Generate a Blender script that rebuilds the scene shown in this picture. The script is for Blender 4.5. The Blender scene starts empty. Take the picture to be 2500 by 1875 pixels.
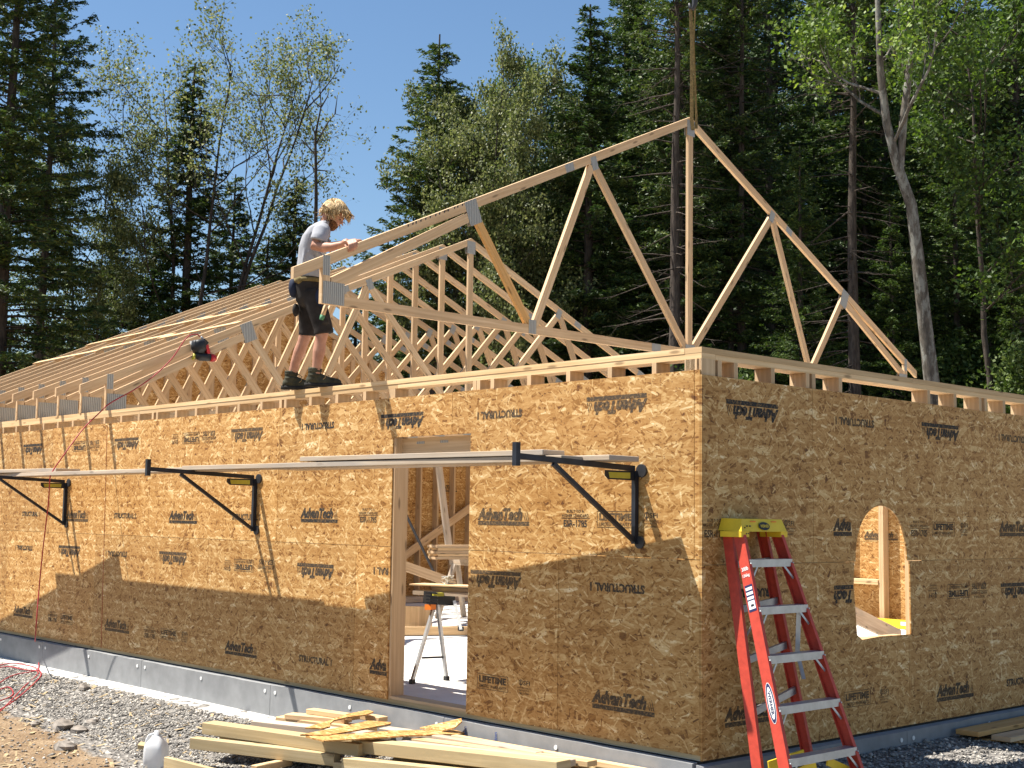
import bpy, bmesh, math, random
import numpy as np
from mathutils import Vector, Matrix, Quaternion
R = math.radians
sc = bpy.context.scene
COL = sc.collection

# ------------------------------------------------------------------ camera
CAM = Vector((5.4717, -6.6759, 1.5066))
CR = Vector((0.676895, 0.735942, 0.014247)); CU = Vector((0.063488, -0.077655, 0.994957)); CF = Vector((-0.733337, 0.672577, 0.099288))
FPX = 3251.9
cd = bpy.data.cameras.new('camera'); cam = bpy.data.objects.new('camera', cd); COL.objects.link(cam)
cd.sensor_width = 36; cd.lens = FPX / 2500 * 36; cd.clip_end = 2000; cd.clip_start = 0.1
m = Matrix((CR, CU, -CF)).transposed().to_4x4(); m.translation = CAM; cam.matrix_world = m
sc.camera = cam
def ray(px, py): return CF + CR * ((px - 1250) / FPX) - CU * ((py - 937.5) / FPX)
def onplane(px, py, ax, v):            # where the line of sight meets the plane axis = v
    d = ray(px, py); return CAM + d * ((v - CAM[ax]) / d[ax])
def atdepth(px, py, dep): return CAM + ray(px, py) * dep

# ------------------------------------------------------------------ light
SUN = Vector((0.41, 0.34, -1.0)).normalized()
w = bpy.data.worlds.new('World'); sc.world = w; w.use_nodes = True
nt = w.node_tree; bg = nt.nodes['Background']; sk = nt.nodes.new('ShaderNodeTexSky'); sk.sky_type = 'NISHITA'
sk.sun_disc = False; sk.sun_elevation = math.asin(-SUN.z); sk.sun_rotation = math.atan2(-SUN.x, -SUN.y)
sk.air_density = 1.15; sk.dust_density = 0.1; sk.ozone_density = 3.0
hsv = nt.nodes.new('ShaderNodeHueSaturation'); hsv.inputs['Saturation'].default_value = 1.08; nt.links.new(sk.outputs[0], hsv.inputs['Color']); nt.links.new(hsv.outputs[0], bg.inputs[0]); bg.inputs[1].default_value = 0.056
ld = bpy.data.lights.new('sun', 'SUN'); ld.energy = 5.0; ld.angle = R(0.5); ld.color = (1, 0.95, 0.86)
lo = bpy.data.objects.new('sun', ld); COL.objects.link(lo); lo.rotation_euler = SUN.to_track_quat('-Z', 'Y').to_euler()
sc.view_settings.view_transform = 'Standard'; sc.view_settings.look = 'None'; sc.view_settings.exposure = 1.28
sc.view_settings.gamma = 1; sc.view_settings.use_curve_mapping = False
sc.cycles.max_bounces = 6; sc.cycles.diffuse_bounces = 3; sc.cycles.transparent_max_bounces = 8

# ------------------------------------------------------------------ object helpers
def tag(o, label=None, cat=None, group=None, kind=None):
    if label: o['label'] = label
    if cat: o['category'] = cat
    if group: o['group'] = group
    if kind: o['kind'] = kind
    return o
def empty(name, loc=(0, 0, 0), rot=None):
    o = bpy.data.objects.new(name, None); COL.objects.link(o); o.location = loc; o.empty_display_size = 0.1
    if rot: o.rotation_euler = rot
    return o
def link(name, me, parent=None, mat=None):
    o = bpy.data.objects.new(name, me); COL.objects.link(o)
    if mat is not None and not me.materials: me.materials.append(mat)
    if parent is not None: o.parent = parent
    return o
rnd = random.Random(7)
class MB:
    def __init__(s): s.v = []; s.f = []; s.uv = []
    def add(s, vs, fs, uvs=None):
        n = len(s.v); s.v += [tuple(v) for v in vs]
        for i, f in enumerate(fs):
            s.f.append([a + n for a in f])
            s.uv += list(uvs[i]) if uvs else [(vs[a][0], vs[a][2]) for a in f]
    def beam(s, A, B, wd, ht, up=(0, 0, 1), cutA=0, cutB=0, bev=0):
        A = Vector(A); B = Vector(B); d = (B - A); L = d.length; d.normalize(); up = Vector(up)
        sx = d.cross(up).normalized(); uz = sx.cross(d)
        o = rnd.random() * 40; vs = []
        for e, P, c in ((0, A, cutA), (L, B, cutB)):
            for a, b in ((-1, -1), (1, -1), (1, 1), (-1, 1)):
                vs.append(P + sx * a * wd / 2 + uz * b * ht / 2 + d * (c * b * ht / 2))
        fs = [(0, 3, 2, 1), (4, 5, 6, 7), (0, 1, 5, 4), (1, 2, 6, 5), (2, 3, 7, 6), (3, 0, 4, 7)]
        per = [0, wd, wd + ht, 2 * wd + ht, 2 * (wd + ht)]
        uv = [[(o + .002 * k, o + [0, ht, ht, 0][k] * .3) for k in range(4)], [(o + .002 * k, o + [0, 0, ht, ht][k] * .3) for k in range(4)]]
        for i in range(4):
            u0, u1 = per[i], per[i + 1]
            uv.append([(o, o + u0), (o, o + u1), (o + L, o + u1), (o + L, o + u0)])
        s.add(vs, fs, uv); return s
    def box(s, x0, x1, y0, y1, z0, z1):
        vs = [(x0, y0, z0), (x1, y0, z0), (x1, y1, z0), (x0, y1, z0), (x0, y0, z1), (x1, y0, z1), (x1, y1, z1), (x0, y1, z1)]
        s.add(vs, [(0, 3, 2, 1), (4, 5, 6, 7), (0, 1, 5, 4), (1, 2, 6, 5), (2, 3, 7, 6), (3, 0, 4, 7)]); return s
    def poly(s, pts, th, axis):   # outline pts (a,b); axis 'y': a=x,b=z extruded -y ; axis 'x': a=y,b=z extruded +x ; 'z': flat
        n = len(pts)
        def P(a, b, t):
            return (a, -t, b) if axis == 'y' else ((t, a, b) if axis == 'x' else (a, b, t))
        vs = [P(a, b, 0) for a, b in pts] + [P(a, b, th) for a, b in pts]
        fs = [list(range(n))[::-1], list(range(n, 2 * n))]; uv = [[pts[i] for i in fs[0]], [pts[i - n] for i in fs[1]]]
        for i in range(n):
            j = (i + 1) % n; fs.append([i, j, j + n, i + n]); uv.append([pts[i], pts[j], (pts[j][0] + .01, pts[j][1]), (pts[i][0] + .01, pts[i][1])])
        s.add(vs, fs, uv); return s
    def tube(s, pts, rad, n=8, cap=True):
        pts = [Vector(p) for p in pts]
        if not isinstance(rad, (list, tuple)): rad = [rad] * len(pts)
        vs = []; up = Vector((0, 0, 1)); prev = None; Ls = 0; uvl = []
        for i, p in enumerate(pts):
            d = (pts[min(i + 1, len(pts) - 1)] - pts[max(i - 1, 0)])
            if d.length < 1e-9: d = Vector((0, 0, 1))
            d.normalize()
            a = d.cross(up if abs(d.z) < .95 else Vector((1, 0, 0))).normalized() if prev is None else (prev - d * prev.dot(d)).normalized()
            prev = a; b = d.cross(a)
            if i: Ls += (p - pts[i - 1]).length
            uvl.append(Ls)
            for k in range(n):
                t = 2 * math.pi * k / n; vs.append(p + (a * math.cos(t) + b * math.sin(t)) * rad[i])
        fs = []; uv = []
        for i in range(len(pts) - 1):
            for k in range(n):
                k2 = (k + 1) % n; fs.append((i * n + k, i * n + k2, (i + 1) * n + k2, (i + 1) * n + k))
                r_ = rad[i] * 6.28 / n; uv.append([(uvl[i], r_ * k), (uvl[i], r_ * (k + 1)), (uvl[i + 1], r_ * (k + 1)), (uvl[i + 1], r_ * k)])
        if cap:
            fs.append(tuple(range(n))[::-1]); uv.append([(0, 0)] * n)
            q = (len(pts) - 1) * n; fs.append(tuple(range(q, q + n))); uv.append([(0, 0)] * n)
        s.add(vs, fs, uv); return s
    def ball(s, c, r, n=12, mseg=8, squash=(1, 1, 1), rough=0, rg=None):
        vs = []; c = Vector(c); rg = rg or rnd
        for i in range(mseg + 1):
            ph = math.pi * i / mseg
            for k in range(n):
                t = 2 * math.pi * k / n; rr = r * (1 + rough * (rg.random() - .5))
                vs.append(c + Vector((math.sin(ph) * math.cos(t) * squash[0], math.sin(ph) * math.sin(t) * squash[1], math.cos(ph) * squash[2])) * rr)
        fs = []
        for i in range(mseg):
            for k in range(n): fs.append((i * n + k, (i + 1) * n + k, (i + 1) * n + (k + 1) % n, i * n + (k + 1) % n))
        s.add(vs, fs); return s
    def mesh(s, name, mat=None, smooth=False):
        me = bpy.data.meshes.new(name); me.from_pydata(s.v, [], s.f); uvl = me.uv_layers.new(name='UVMap')
        fl = [c for p in s.uv for c in p]; uvl.data.foreach_set('uv', fl)
        if mat: me.materials.append(mat)
        if smooth: me.polygons.foreach_set('use_smooth', [True] * len(me.polygons))
        me.update(); return me
    def build(s, name, mat=None, parent=None, smooth=False, bevel=0):
        me = s.mesh(name, mat, smooth)
        if bevel:
            bm = bmesh.new(); bm.from_mesh(me)
            bmesh.ops.remove_doubles(bm, verts=bm.verts, dist=1e-5)
            bmesh.ops.recalc_face_normals(bm, faces=bm.faces)
            bmesh.ops.bevel(bm, geom=list(bm.edges), offset=bevel, segments=1, affect='EDGES', clamp_overlap=True)
            bm.to_mesh(me); bm.free()
        return link(name, me, parent)
def npmesh(name, V, F, mat, smooth=False, uv=None):
    V = np.asarray(V, np.float32); F = np.asarray(F, np.int32); k = F.shape[1]
    me = bpy.data.meshes.new(name); me.vertices.add(len(V)); me.vertices.foreach_set('co', V.ravel())
    me.loops.add(F.size); me.loops.foreach_set('vertex_index', F.ravel())
    me.polygons.add(len(F)); me.polygons.foreach_set('loop_start', np.arange(0, F.size, k, dtype=np.int32))
    me.update(calc_edges=True)
    if smooth: me.polygons.foreach_set('use_smooth', np.ones(len(F), bool))
    me.materials.append(mat); return me

# ------------------------------------------------------------------ materials
class NT:
    def __init__(s, name, rough=.7, spec=.3):
        s.m = bpy.data.materials.new(name); s.m.use_nodes = True; s.t = s.m.node_tree; s.b = s.t.nodes['Principled BSDF']
        s.b.inputs['Roughness'].default_value = rough; s.b.inputs['Specular IOR Level'].default_value = spec
    def n(s, typ, **k):
        o = s.t.nodes.new('ShaderNode' + typ)
        for a, v in k.items(): setattr(o, a, v)
        return o
    def l(s, a, b): s.t.links.new(a, b)
    def set(s, node, i, v):
        if hasattr(v, 'is_linked'): s.l(v, node.inputs[i])
        else: node.inputs[i].default_value = v
    def math(s, op, a, b=0, c=None):
        o = s.n('Math', operation=op); s.set(o, 0, a); s.set(o, 1, b)
        if c is not None: s.set(o, 2, c)
        return o.outputs[0]
    def mix(s, f, a, b, bt='MIX'):
        o = s.n('Mix', data_type='RGBA', blend_type=bt); s.set(o, 0, f)
        for i, v in ((6, a), (7, b)):
            if isinstance(v, tuple) and len(v) == 3: v = v + (1,)
            s.set(o, i, v)
        return o.outputs[2]
    def ramp(s, f, stops, interp='LINEAR'):
        o = s.n('ValToRGB'); s.l(f, o.inputs[0]); e = o.color_ramp.elements; o.color_ramp.interpolation = interp
        while len(e) < len(stops): e.new(.5)
        for i, (p, c) in enumerate(stops):
            e[i].position = p; e[i].color = c + (1,) if len(c) == 3 else c
        return o.outputs[0]
    def noise(s, vec, scale, det=4, rough=.55, dist=0):
        o = s.n('TexNoise'); o.inputs['Scale'].default_value = scale; o.inputs['Detail'].default_value = det; o.inputs['Roughness'].default_value = rough; o.inputs['Distortion'].default_value = dist
        if vec is not None: s.l(vec, o.inputs['Vector'])
        return o.outputs['Fac']
    def vscale(s, vec, sc_, off=(0, 0, 0)):
        o = s.n('Mapping'); s.l(vec, o.inputs[0]); o.inputs['Scale'].default_value = sc_; o.inputs['Location'].default_value = off; return o.outputs[0]
    def uv(s): return s.n('TexCoord').outputs['UV']
    def obj(s): return s.n('TexCoord').outputs['Object']
    def wpos(s): return s.n('NewGeometry').outputs['Position']
    def bump(s, h, st=.3, dist=.01):
        o = s.n('Bump'); o.inputs['Strength'].default_value = st; o.inputs['Distance'].default_value = dist; s.l(h, o.inputs['Height']); s.l(o.outputs[0], s.b.inputs['Normal'])
    def col(s, c): s.set(s.b, 'Base Color', c if not isinstance(c, tuple) else c + (1,)); return s
def plain(name, c, rough=.6, spec=.3, metal=0, var=.15, sc_=8, bump=0):
    t = NT(name, rough, spec); t.b.inputs['Metallic'].default_value = metal
    f = t.noise(t.obj(), sc_, 5, .6); d = tuple(max(0, x * (1 - var * 1.6)) for x in c); u = tuple(min(1, x * (1 + var)) for x in c)
    t.col(t.ramp(f, [(.3, d), (.7, u)]))
    if bump: t.bump(f, bump, .01)
    return t.m
def wood(name, dark, mid, light, grain=1.0, stain=None, rough=.75):
    t = NT(name, rough, .25); u = t.uv(); oi = t.n('ObjectInfo')
    g = t.noise(t.vscale(u, (1.3, 38, 1)), 1.0, 5, .6, .6)
    g2 = t.noise(t.vscale(u, (.5, 9, 1), (3, 7, 0)), 1.0, 3, .5)
    c = t.ramp(t.math('ADD', t.math('MULTIPLY', g, .6), t.math('MULTIPLY', g2, .4)), [(.32, dark), (.5, mid), (.66, light)])
    # knots
    v = t.n('TexVoronoi', voronoi_dimensions='2D'); t.l(t.vscale(u, (2.6, 11, 1)), v.inputs['Vector']); v.inputs['Scale'].default_value = 1
    k = t.ramp(v.outputs['Distance'], [(.07, (1, 1, 1)), (.16, (0, 0, 0))])
    sel = t.n('SeparateColor'); t.l(v.outputs['Color'], sel.inputs[0])
    kf = t.math('MULTIPLY', k, t.math('GREATER_THAN', sel.outputs[0], .66))
    c = t.mix(t.math('MULTIPLY', kf, .75), c, tuple(x * .42 for x in dark))
    br = t.math('ADD', .86, t.math('MULTIPLY', oi.outputs['Random'], .26))
    hs = t.n('HueSaturation'); t.l(c, hs.inputs['Color']); t.l(br, hs.inputs['Value']); c = hs.outputs[0]
    if stain:
        sf = t.ramp(t.noise(t.vscale(u, (.8, 5, 1), (9, 2, 0)), 1.0, 4, .6), [(.45, (0, 0, 0)), (.62, (1, 1, 1))])
        c = t.mix(sf, c, stain)
    t.col(c); t.bump(g, .25 * grain, .003); return t.m
M = {}
M['lumber'] = wood('framing_lumber', (.42, .27, .145), (.56, .385, .22), (.66, .485, .30))
M['plate_lumber'] = wood('plate_lumber', (.46, .29, .14), (.62, .42, .22), (.74, .54, .32))
M['grey_lumber'] = wood('weathered_plank', (.32, .24, .16), (.48, .38, .28), (.60, .50, .38), stain=(.36, .31, .26))
M['pt_lumber'] = wood('green_tinted_lumber', (.36, .26, .13), (.49, .37, .20), (.60, .48, .30), stain=(.38, .29, .16))
M['amber_lumber'] = wood('amber_lumber', (.42, .22, .07), (.58, .33, .12), (.68, .44, .19))

def osb_nodes(t, shine=1.0):
    geo = t.uv(); base = t.noise(t.vscale(geo, (9, 34, 1)), 1.0, 5, .75, 1.2); val = base
    for i, (scale, L, W, a0, ar) in enumerate(((7, .5, .17, 0, 1.2), (11, .55, .11, .25, 1.5), (9, .6, .08, -.5, 2.4), (15, .55, .10, 0, 1.6), (12, .6, .06, .2, 2.6), (19, .55, .11, .1, 2.2))):
        mp = t.n('Mapping'); t.l(geo, mp.inputs[0]); mp.inputs['Location'].default_value = (3.17 * i + 1.3, 5.71 * i, 0)
        sc2 = t.n('VectorMath', operation='SCALE'); t.l(mp.outputs[0], sc2.inputs[0]); sc2.inputs['Scale'].default_value = scale
        v = t.n('TexVoronoi', voronoi_dimensions='2D'); v.inputs['Scale'].default_value = 1; v.inputs['Randomness'].default_value = .85; t.l(sc2.outputs[0], v.inputs['Vector'])
        sub = t.n('VectorMath', operation='SUBTRACT'); t.l(sc2.outputs[0], sub.inputs[0]); t.l(v.outputs['Position'], sub.inputs[1])
        sp = t.n('SeparateColor'); t.l(v.outputs['Color'], sp.inputs[0])
        ang = t.math('ADD', a0, t.math('MULTIPLY', t.math('SUBTRACT', sp.outputs[0], .5), ar))
        vr = t.n('VectorRotate', rotation_type='Z_AXIS'); t.l(sub.outputs[0], vr.inputs['Vector']); t.l(ang, vr.inputs['Angle'])
        xy = t.n('SeparateXYZ'); t.l(vr.outputs[0], xy.inputs[0])
        wv = t.math('MULTIPLY', t.math('ADD', sp.outputs[2], .35), W)
        my = t.math('LESS_THAN', t.math('ABSOLUTE', xy.outputs[1]), wv)
        mx = t.math('LESS_THAN', t.math('ABSOLUTE', xy.outputs[0]), t.math('MULTIPLY', t.math('ADD', sp.outputs[1], .4), L))
        mk = t.math('MULTIPLY', mx, my)
        fv = t.math('ADD', sp.outputs[1], t.math('MULTIPLY', t.math('SUBTRACT', base, .5), .6))
        mm = t.n('Mix', data_type='FLOAT'); t.l(t.math('MULTIPLY', mk, .66), mm.inputs[0]); t.l(val, mm.inputs[2]); t.l(fv, mm.inputs[3]); val = mm.outputs[0]
    big = t.noise(t.vscale(geo, (1, 1, 1), (4, 4, 0)), 1.5, 3, .5)
    vv = t.math('ADD', val, t.math('MULTIPLY', t.math('SUBTRACT', big, .5), .25))
    c = t.ramp(vv, [(.10, (.12, .042, .008)), (.27, (.27, .118, .022)), (.45, (.41, .208, .058)), (.63, (.52, .300, .105)), (.82, (.65, .435, .19)), (.96, (.84, .66, .40))])
    spk = t.n('TexVoronoi', voronoi_dimensions='2D'); t.l(t.vscale(geo, (30, 42, 1)), spk.inputs['Vector']); spk.inputs['Scale'].default_value = 1
    ss = t.n('SeparateColor'); t.l(spk.outputs['Color'], ss.inputs[0])
    sk_ = t.math('MULTIPLY', t.math('LESS_THAN', spk.outputs['Distance'], .2), t.math('GREATER_THAN', ss.outputs[0], .8))
    c = t.mix(t.math('MULTIPLY', sk_, .6), c, (.13, .05, .015))
    oi = t.n('ObjectInfo'); hs = t.n('HueSaturation'); t.l(c, hs.inputs['Color']); t.l(t.math('ADD', .88, t.math('MULTIPLY', oi.outputs['Random'], .2)), hs.inputs['Value']); c = hs.outputs[0]
    return c, vv
t = NT('osb', .62, .35); c, vv = osb_nodes(t); t.col(c); M['osb'] = t.m
t = NT('ink', .7, .2); c, vv = osb_nodes(t)
nf = t.noise(t.vscale(t.wpos(), (60, 60, 60)), 1.0, 3, .7); oi = t.n('ObjectInfo'); t.col(t.mix(t.math('ADD', t.ramp(nf, [(.50, (0, 0, 0)), (.70, (.7, .7, .7))]), t.math('MULTIPLY', oi.outputs['Random'], .22)), (.022, .023, .024), (.33, .19, .07))); M['ink'] = t.m
t = NT('inkgrey', .7, .2); nf = t.noise(t.vscale(t.wpos(), (60, 60, 60)), 1.0, 3, .7); t.col(t.mix(t.ramp(nf, [(.45, (0, 0, 0)), (.62, (1, 1, 1))]), (.07, .08, .075), (.30, .19, .09))); M['inkgrey'] = t.m
# galvanised toothed plates: rows of punched teeth
t = NT('galvanised', .42, .5); t.b.inputs['Metallic'].default_value = .2; u = t.uv()
wv = t.n('TexWave', wave_type='BANDS', bands_direction='X'); t.l(t.vscale(u, (1, .15, 1)), wv.inputs[0]); wv.inputs['Scale'].default_value = 14; wv.inputs['Distortion'].default_value = .6
t.col(t.ramp(wv.outputs['Fac'], [(.2, (.24, .23, .205)), (.6, (.42, .40, .36))])); t.bump(wv.outputs['Fac'], .6, .006); M['galv'] = t.m
M['foam'] = plain('grey_foam_board', (.245, .247, .25), .75, .15, var=.10, sc_=6)
M['foamink'] = plain('blue_print', (.06, .10, .30), .7, .1)
M['concrete'] = plain('concrete', (.55, .54, .51), .85, .1, var=.12, sc_=5, bump=.3)
t = NT('slab', .8, .15); p = t.wpos(); f = t.noise(p, 1.2, 6, .6); f2 = t.noise(p, 22, 3, .6)
t.col(t.mix(t.ramp(f2, [(.62, (0, 0, 0)), (.72, (1, 1, 1))]), t.ramp(f, [(.3, (.55, .53, .50)), (.7, (.74, .72, .68))]), (.55, .43, .27))); M['slab'] = t.m
M['fibreglass'] = plain('red_fibreglass', (.48, .055, .032), .5, .35, var=.12, sc_=25)
M['yellow'] = plain('yellow_plastic', (.72, .50, .03), .5, .35, var=.08)
M['yellowdark'] = plain('yellow_label', (.45, .40, .05), .6, .3, var=.1)
M['alu'] = plain('aluminium', (.46, .48, .50), .42, .5, .65, var=.1, sc_=12)
M['black'] = plain('black_steel', (.018, .022, .032), .45, .45, .2, var=.3)
M['blackplastic'] = plain('black_plastic', (.015, .016, .018), .5, .4, var=.2)
M['orange'] = plain('orange_plastic', (.75, .20, .03), .5, .3)
M['redplastic'] = plain('red_plastic', (.48, .015, .02), .4, .45)
M['hose'] = plain('red_hose', (.36, .02, .03), .5, .35, var=.2, sc_=30)
M['white'] = plain('white_label', (.75, .75, .73), .6, .3, var=.05)
M['navy'] = plain('navy_label', (.02, .025, .09), .5, .3)
M['chalk'] = plain('red_chalk', (.45, .10, .08), .9, .1)
M['strap'] = plain('tan_webbing', (.24, .17, .07), .8, .2, var=.25, sc_=40)
M['steelhook'] = plain('dark_steel', (.05, .05, .055), .5, .4, .5)
M['rope'] = plain('rope_yarn', (.55, .55, .5), .9, .1, var=.4, sc_=60)
t = NT('jug_plastic', .35, .4); t.b.inputs['Transmission Weight'].default_value = .35; t.col((.82, .83, .84)); t.b.inputs['Subsurface Weight'].default_value = 0; M['jug'] = t.m
# person
def skinmat():
    t = NT('skin', .55, .35); f = t.noise(t.obj(), 9, 4, .6); t.col(t.ramp(f, [(.3, (.34, .155, .095)), (.7, (.50, .26, .17))])); return t.m
M['skin'] = skinmat()
M['shirt'] = plain('grey_cotton', (.33, .335, .36), .9, .1, var=.10, sc_=5, bump=.4)
M['shorts'] = plain('dark_canvas', (.034, .030, .028), .9, .1, var=.3, sc_=7, bump=.4)
M['bootm'] = plain('olive_boot', (.055, .052, .032), .8, .2, var=.35, sc_=18, bump=.4)
M['rubber'] = plain('rubber_sole', (.03, .028, .025), .85, .2, var=.3, sc_=20)
M['lace'] = plain('tan_lace', (.35, .24, .12), .9, .1)
M['pouch'] = plain('navy_nylon', (.02, .026, .05), .8, .2, var=.3)
M['leather'] = plain('olive_leather', (.20, .15, .06), .8, .2, var=.3)
M['beard'] = plain('brown_beard', (.15, .065, .025), .9, .15, var=.4, sc_=60)
M['hair'] = plain('blond_hair', (.32, .19, .075), .6, .35, var=.35, sc_=45)
M['eye'] = plain('eye', (.05, .04, .035), .3, .5)
M['lip'] = plain('lips', (.45, .16, .13), .5, .3)
# ground
t = NT('gravel_dirt', .95, .1); p = t.wpos()
vo = t.n('TexVoronoi'); t.l(p, vo.inputs['Vector']); vo.inputs['Scale'].default_value = 38
vs_ = t.n('SeparateColor'); t.l(vo.outputs['Color'], vs_.inputs[0])
grav = t.ramp(vs_.outputs[0], [(0, (.09, .085, .08)), (.5, (.17, .158, .145)), (.85, (.27, .25, .225)), (1, (.45, .42, .38))])
dn = t.noise(p, 3.5, 8, .65); dn2 = t.noise(p, 45, 4, .7)
dirt = t.ramp(t.math('ADD', t.math('MULTIPLY', dn, .6), t.math('MULTIPLY', dn2, .4)), [(.3, (.12, .078, .045)), (.5, (.21, .145, .088)), (.7, (.31, .235, .155))])
at = t.n('Attribute'); at.attribute_name = 'dirt'
mk = t.math('ADD', at.outputs['Fac'], t.math('MULTIPLY', t.math('SUBTRACT', t.noise(p, 2.2, 6, .7), .5), 1.3))
c = t.mix(t.ramp(mk, [(.42, (0, 0, 0)), (.58, (1, 1, 1))]), grav, dirt)
t.col(c); t.bump(t.math('ADD', vo.outputs['Distance'], t.math('MULTIPLY', dn2, .6)), .8, .015); M['ground'] = t.m
t = NT('gravel_stone', .9, .15); gi = t.n('NewGeometry'); t.col(t.ramp(gi.outputs['Random Per Island'], [(0, (.08, .075, .070)), (.4, (.18, .168, .155)), (.75, (.29, .27, .24)), (1, (.52, .48, .42))])); M['stone'] = t.m
M['rock'] = plain('rock', (.24, .21, .18), .9, .15, var=.35, sc_=9, bump=.5)
# vegetation
def leafmat(name, stops, trans=.28, rough=.55):
    t = NT(name, rough, .3); gi = t.n('NewGeometry'); oi = t.n('ObjectInfo')
    f = t.math('ADD', t.math('MULTIPLY', gi.outputs['Random Per Island'], .75), t.math('MULTIPLY', oi.outputs['Random'], .25))
    c = t.ramp(f, stops); t.col(c); tr = t.n('BsdfTranslucent'); hs = t.n('HueSaturation'); t.l(c, hs.inputs['Color']); hs.inputs['Saturation'].default_value = 1.15; hs.inputs['Value'].default_value = 1.5
    t.l(hs.outputs[0], tr.inputs[0]); mx = t.n('MixShader'); mx.inputs[0].default_value = trans; t.l(t.b.outputs[0], mx.inputs[1]); t.l(tr.outputs[0], mx.inputs[2])
    t.l(mx.outputs[0], t.t.nodes['Material Output'].inputs[0]); return t.m
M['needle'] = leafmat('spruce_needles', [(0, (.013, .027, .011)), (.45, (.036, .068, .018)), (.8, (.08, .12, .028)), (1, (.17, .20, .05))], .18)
M['needlelt'] = leafmat('needles_sun_in_colour', [(0, (.022, .045, .014)), (.5, (.06, .10, .022)), (1, (.15, .19, .045))], .25)  # lighter copy of the spruce needles, sunlight put into the colour
M['leafolive'] = leafmat('olive_leaves', [(0, (.045, .065, .022)), (.5, (.13, .155, .055)), (.85, (.24, .25, .11)), (1, (.36, .29, .13))], .35)
M['leaflime'] = leafmat('lime_leaves', [(0, (.035, .065, .015)), (.5, (.075, .125, .025)), (.8, (.14, .21, .04)), (1, (.30, .38, .09))], .32)
M['leafgreen'] = leafmat('green_leaves', [(0, (.025, .05, .014)), (.5, (.065, .105, .025)), (1, (.17, .22, .07))], .3)
def barkmat(name, a, b, lich=None):
    t = NT(name, .95, .1); o = t.obj(); f = t.noise(t.vscale(o, (14, 14, 3)), 1.0, 6, .7)
    c = t.ramp(f, [(.35, a), (.65, b)])
    if lich: c = t.mix(t.ramp(t.noise(t.vscale(o, (5, 5, 2.2)), 1.0, 5, .7), [(.5, (0, 0, 0)), (.6, (1, 1, 1))]), c, lich)
    t.col(c); t.bump(f, .8, .03); return t.m
M['bark'] = barkmat('spruce_bark', (.035, .028, .024), (.11, .09, .075))
M['barkgrey'] = barkmat('grey_bark', (.06, .052, .043), (.17, .15, .125), (.25, .245, .215))
M['barkdark'] = barkmat('dark_bark', (.03, .026, .022), (.085, .07, .06))

# ------------------------------------------------------------------ ground, slab, footing
def gz(x, y):
    base = -.29 + 0 * x              # height against the long wall
    out = np.clip((-y - .36) / .9, 0, 1); zl = base - .18 * out * out * (3 - 2 * out)
    zr = -.12 - .20 * np.clip(x / 2.2, 0, 1)                        # beside the gable wall
    t = np.clip((x + .6) / 1.2, 0, 1) ; t = np.where(y > .4, 1, t)
    z = zl * (1 - t) + zr * t
    far = np.clip((np.hypot(x + 4, y - 3) - 16) / 20, 0, 1)
    return z - .2 * far
def grid(xs, ys, amp):
    X, Y = np.meshgrid(xs, ys); Z = gz(X, Y); rs = np.random.RandomState(3)
    n = rs.rand(*X.shape); Z = Z + amp * (n - .5)
    V = np.stack([X, Y, Z], -1).reshape(-1, 3); nx = len(xs); ny = len(ys)
    i = np.arange(ny - 1)[:, None] * nx + np.arange(nx - 1)[None]; i = i.ravel()
    return V, np.stack([i, i + 1, i + nx + 1, i + nx], -1)
xs = np.concatenate([[-400, -200, -100, -60, -40, -30, -22, -18], np.arange(-15, 6, .06), [7, 9, 12, 18, 30, 60, 120, 300]])
ys = np.concatenate([[-200, -90, -40, -20, -12, -8], np.arange(-6, 6, .06), [7, 8, 10, 12, 15, 20, 30, 45, 70, 120, 250, 500]])
V, F = grid(xs, ys, .02)
me = npmesh('ground', V, F, M['ground'], True)
at_ = me.attributes.new('dirt', 'FLOAT', 'POINT')
X, Y = V[:, 0], V[:, 1]
dirt = np.clip((-Y - 1.15 - .12 * (X + 7)) / .5, 0, 1); dirt = np.where(X > -3.2, dirt * np.clip((-3.0 - X) / .6, 0, 1), dirt); dirt = np.where((Y > 12) | (X < -16), 1, dirt)
at_.data.foreach_set('value', dirt.astype(np.float32))
ground = link('ground', me); tag(ground, kind='structure')
slab = MB().box(-14.1, -.002, .002, 10.66, -.32, 0).build('floor_slab', M['slab']); tag(slab, kind='structure')
fb = MB()
fx = [-14.6 + .35 * i for i in range(43)]
r2 = random.Random(5); fo = [-.36 + r2.uniform(-.035, .03) for _ in fx]
vs = []
for x, o in zip(fx, fo): vs += [(x, o, -.288), (x, .0, -.284), (x, o - .01, -.6)]
fs = []
for i in range(len(fx) - 1): a = i * 3; b = a + 3; fs += [(a, b, b + 1, a + 1), (a, a + 2, b + 2, b)]
fb.add(vs, fs); ft = fb.build('footing', M['concrete']); tag(ft, kind='structure')
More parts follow.
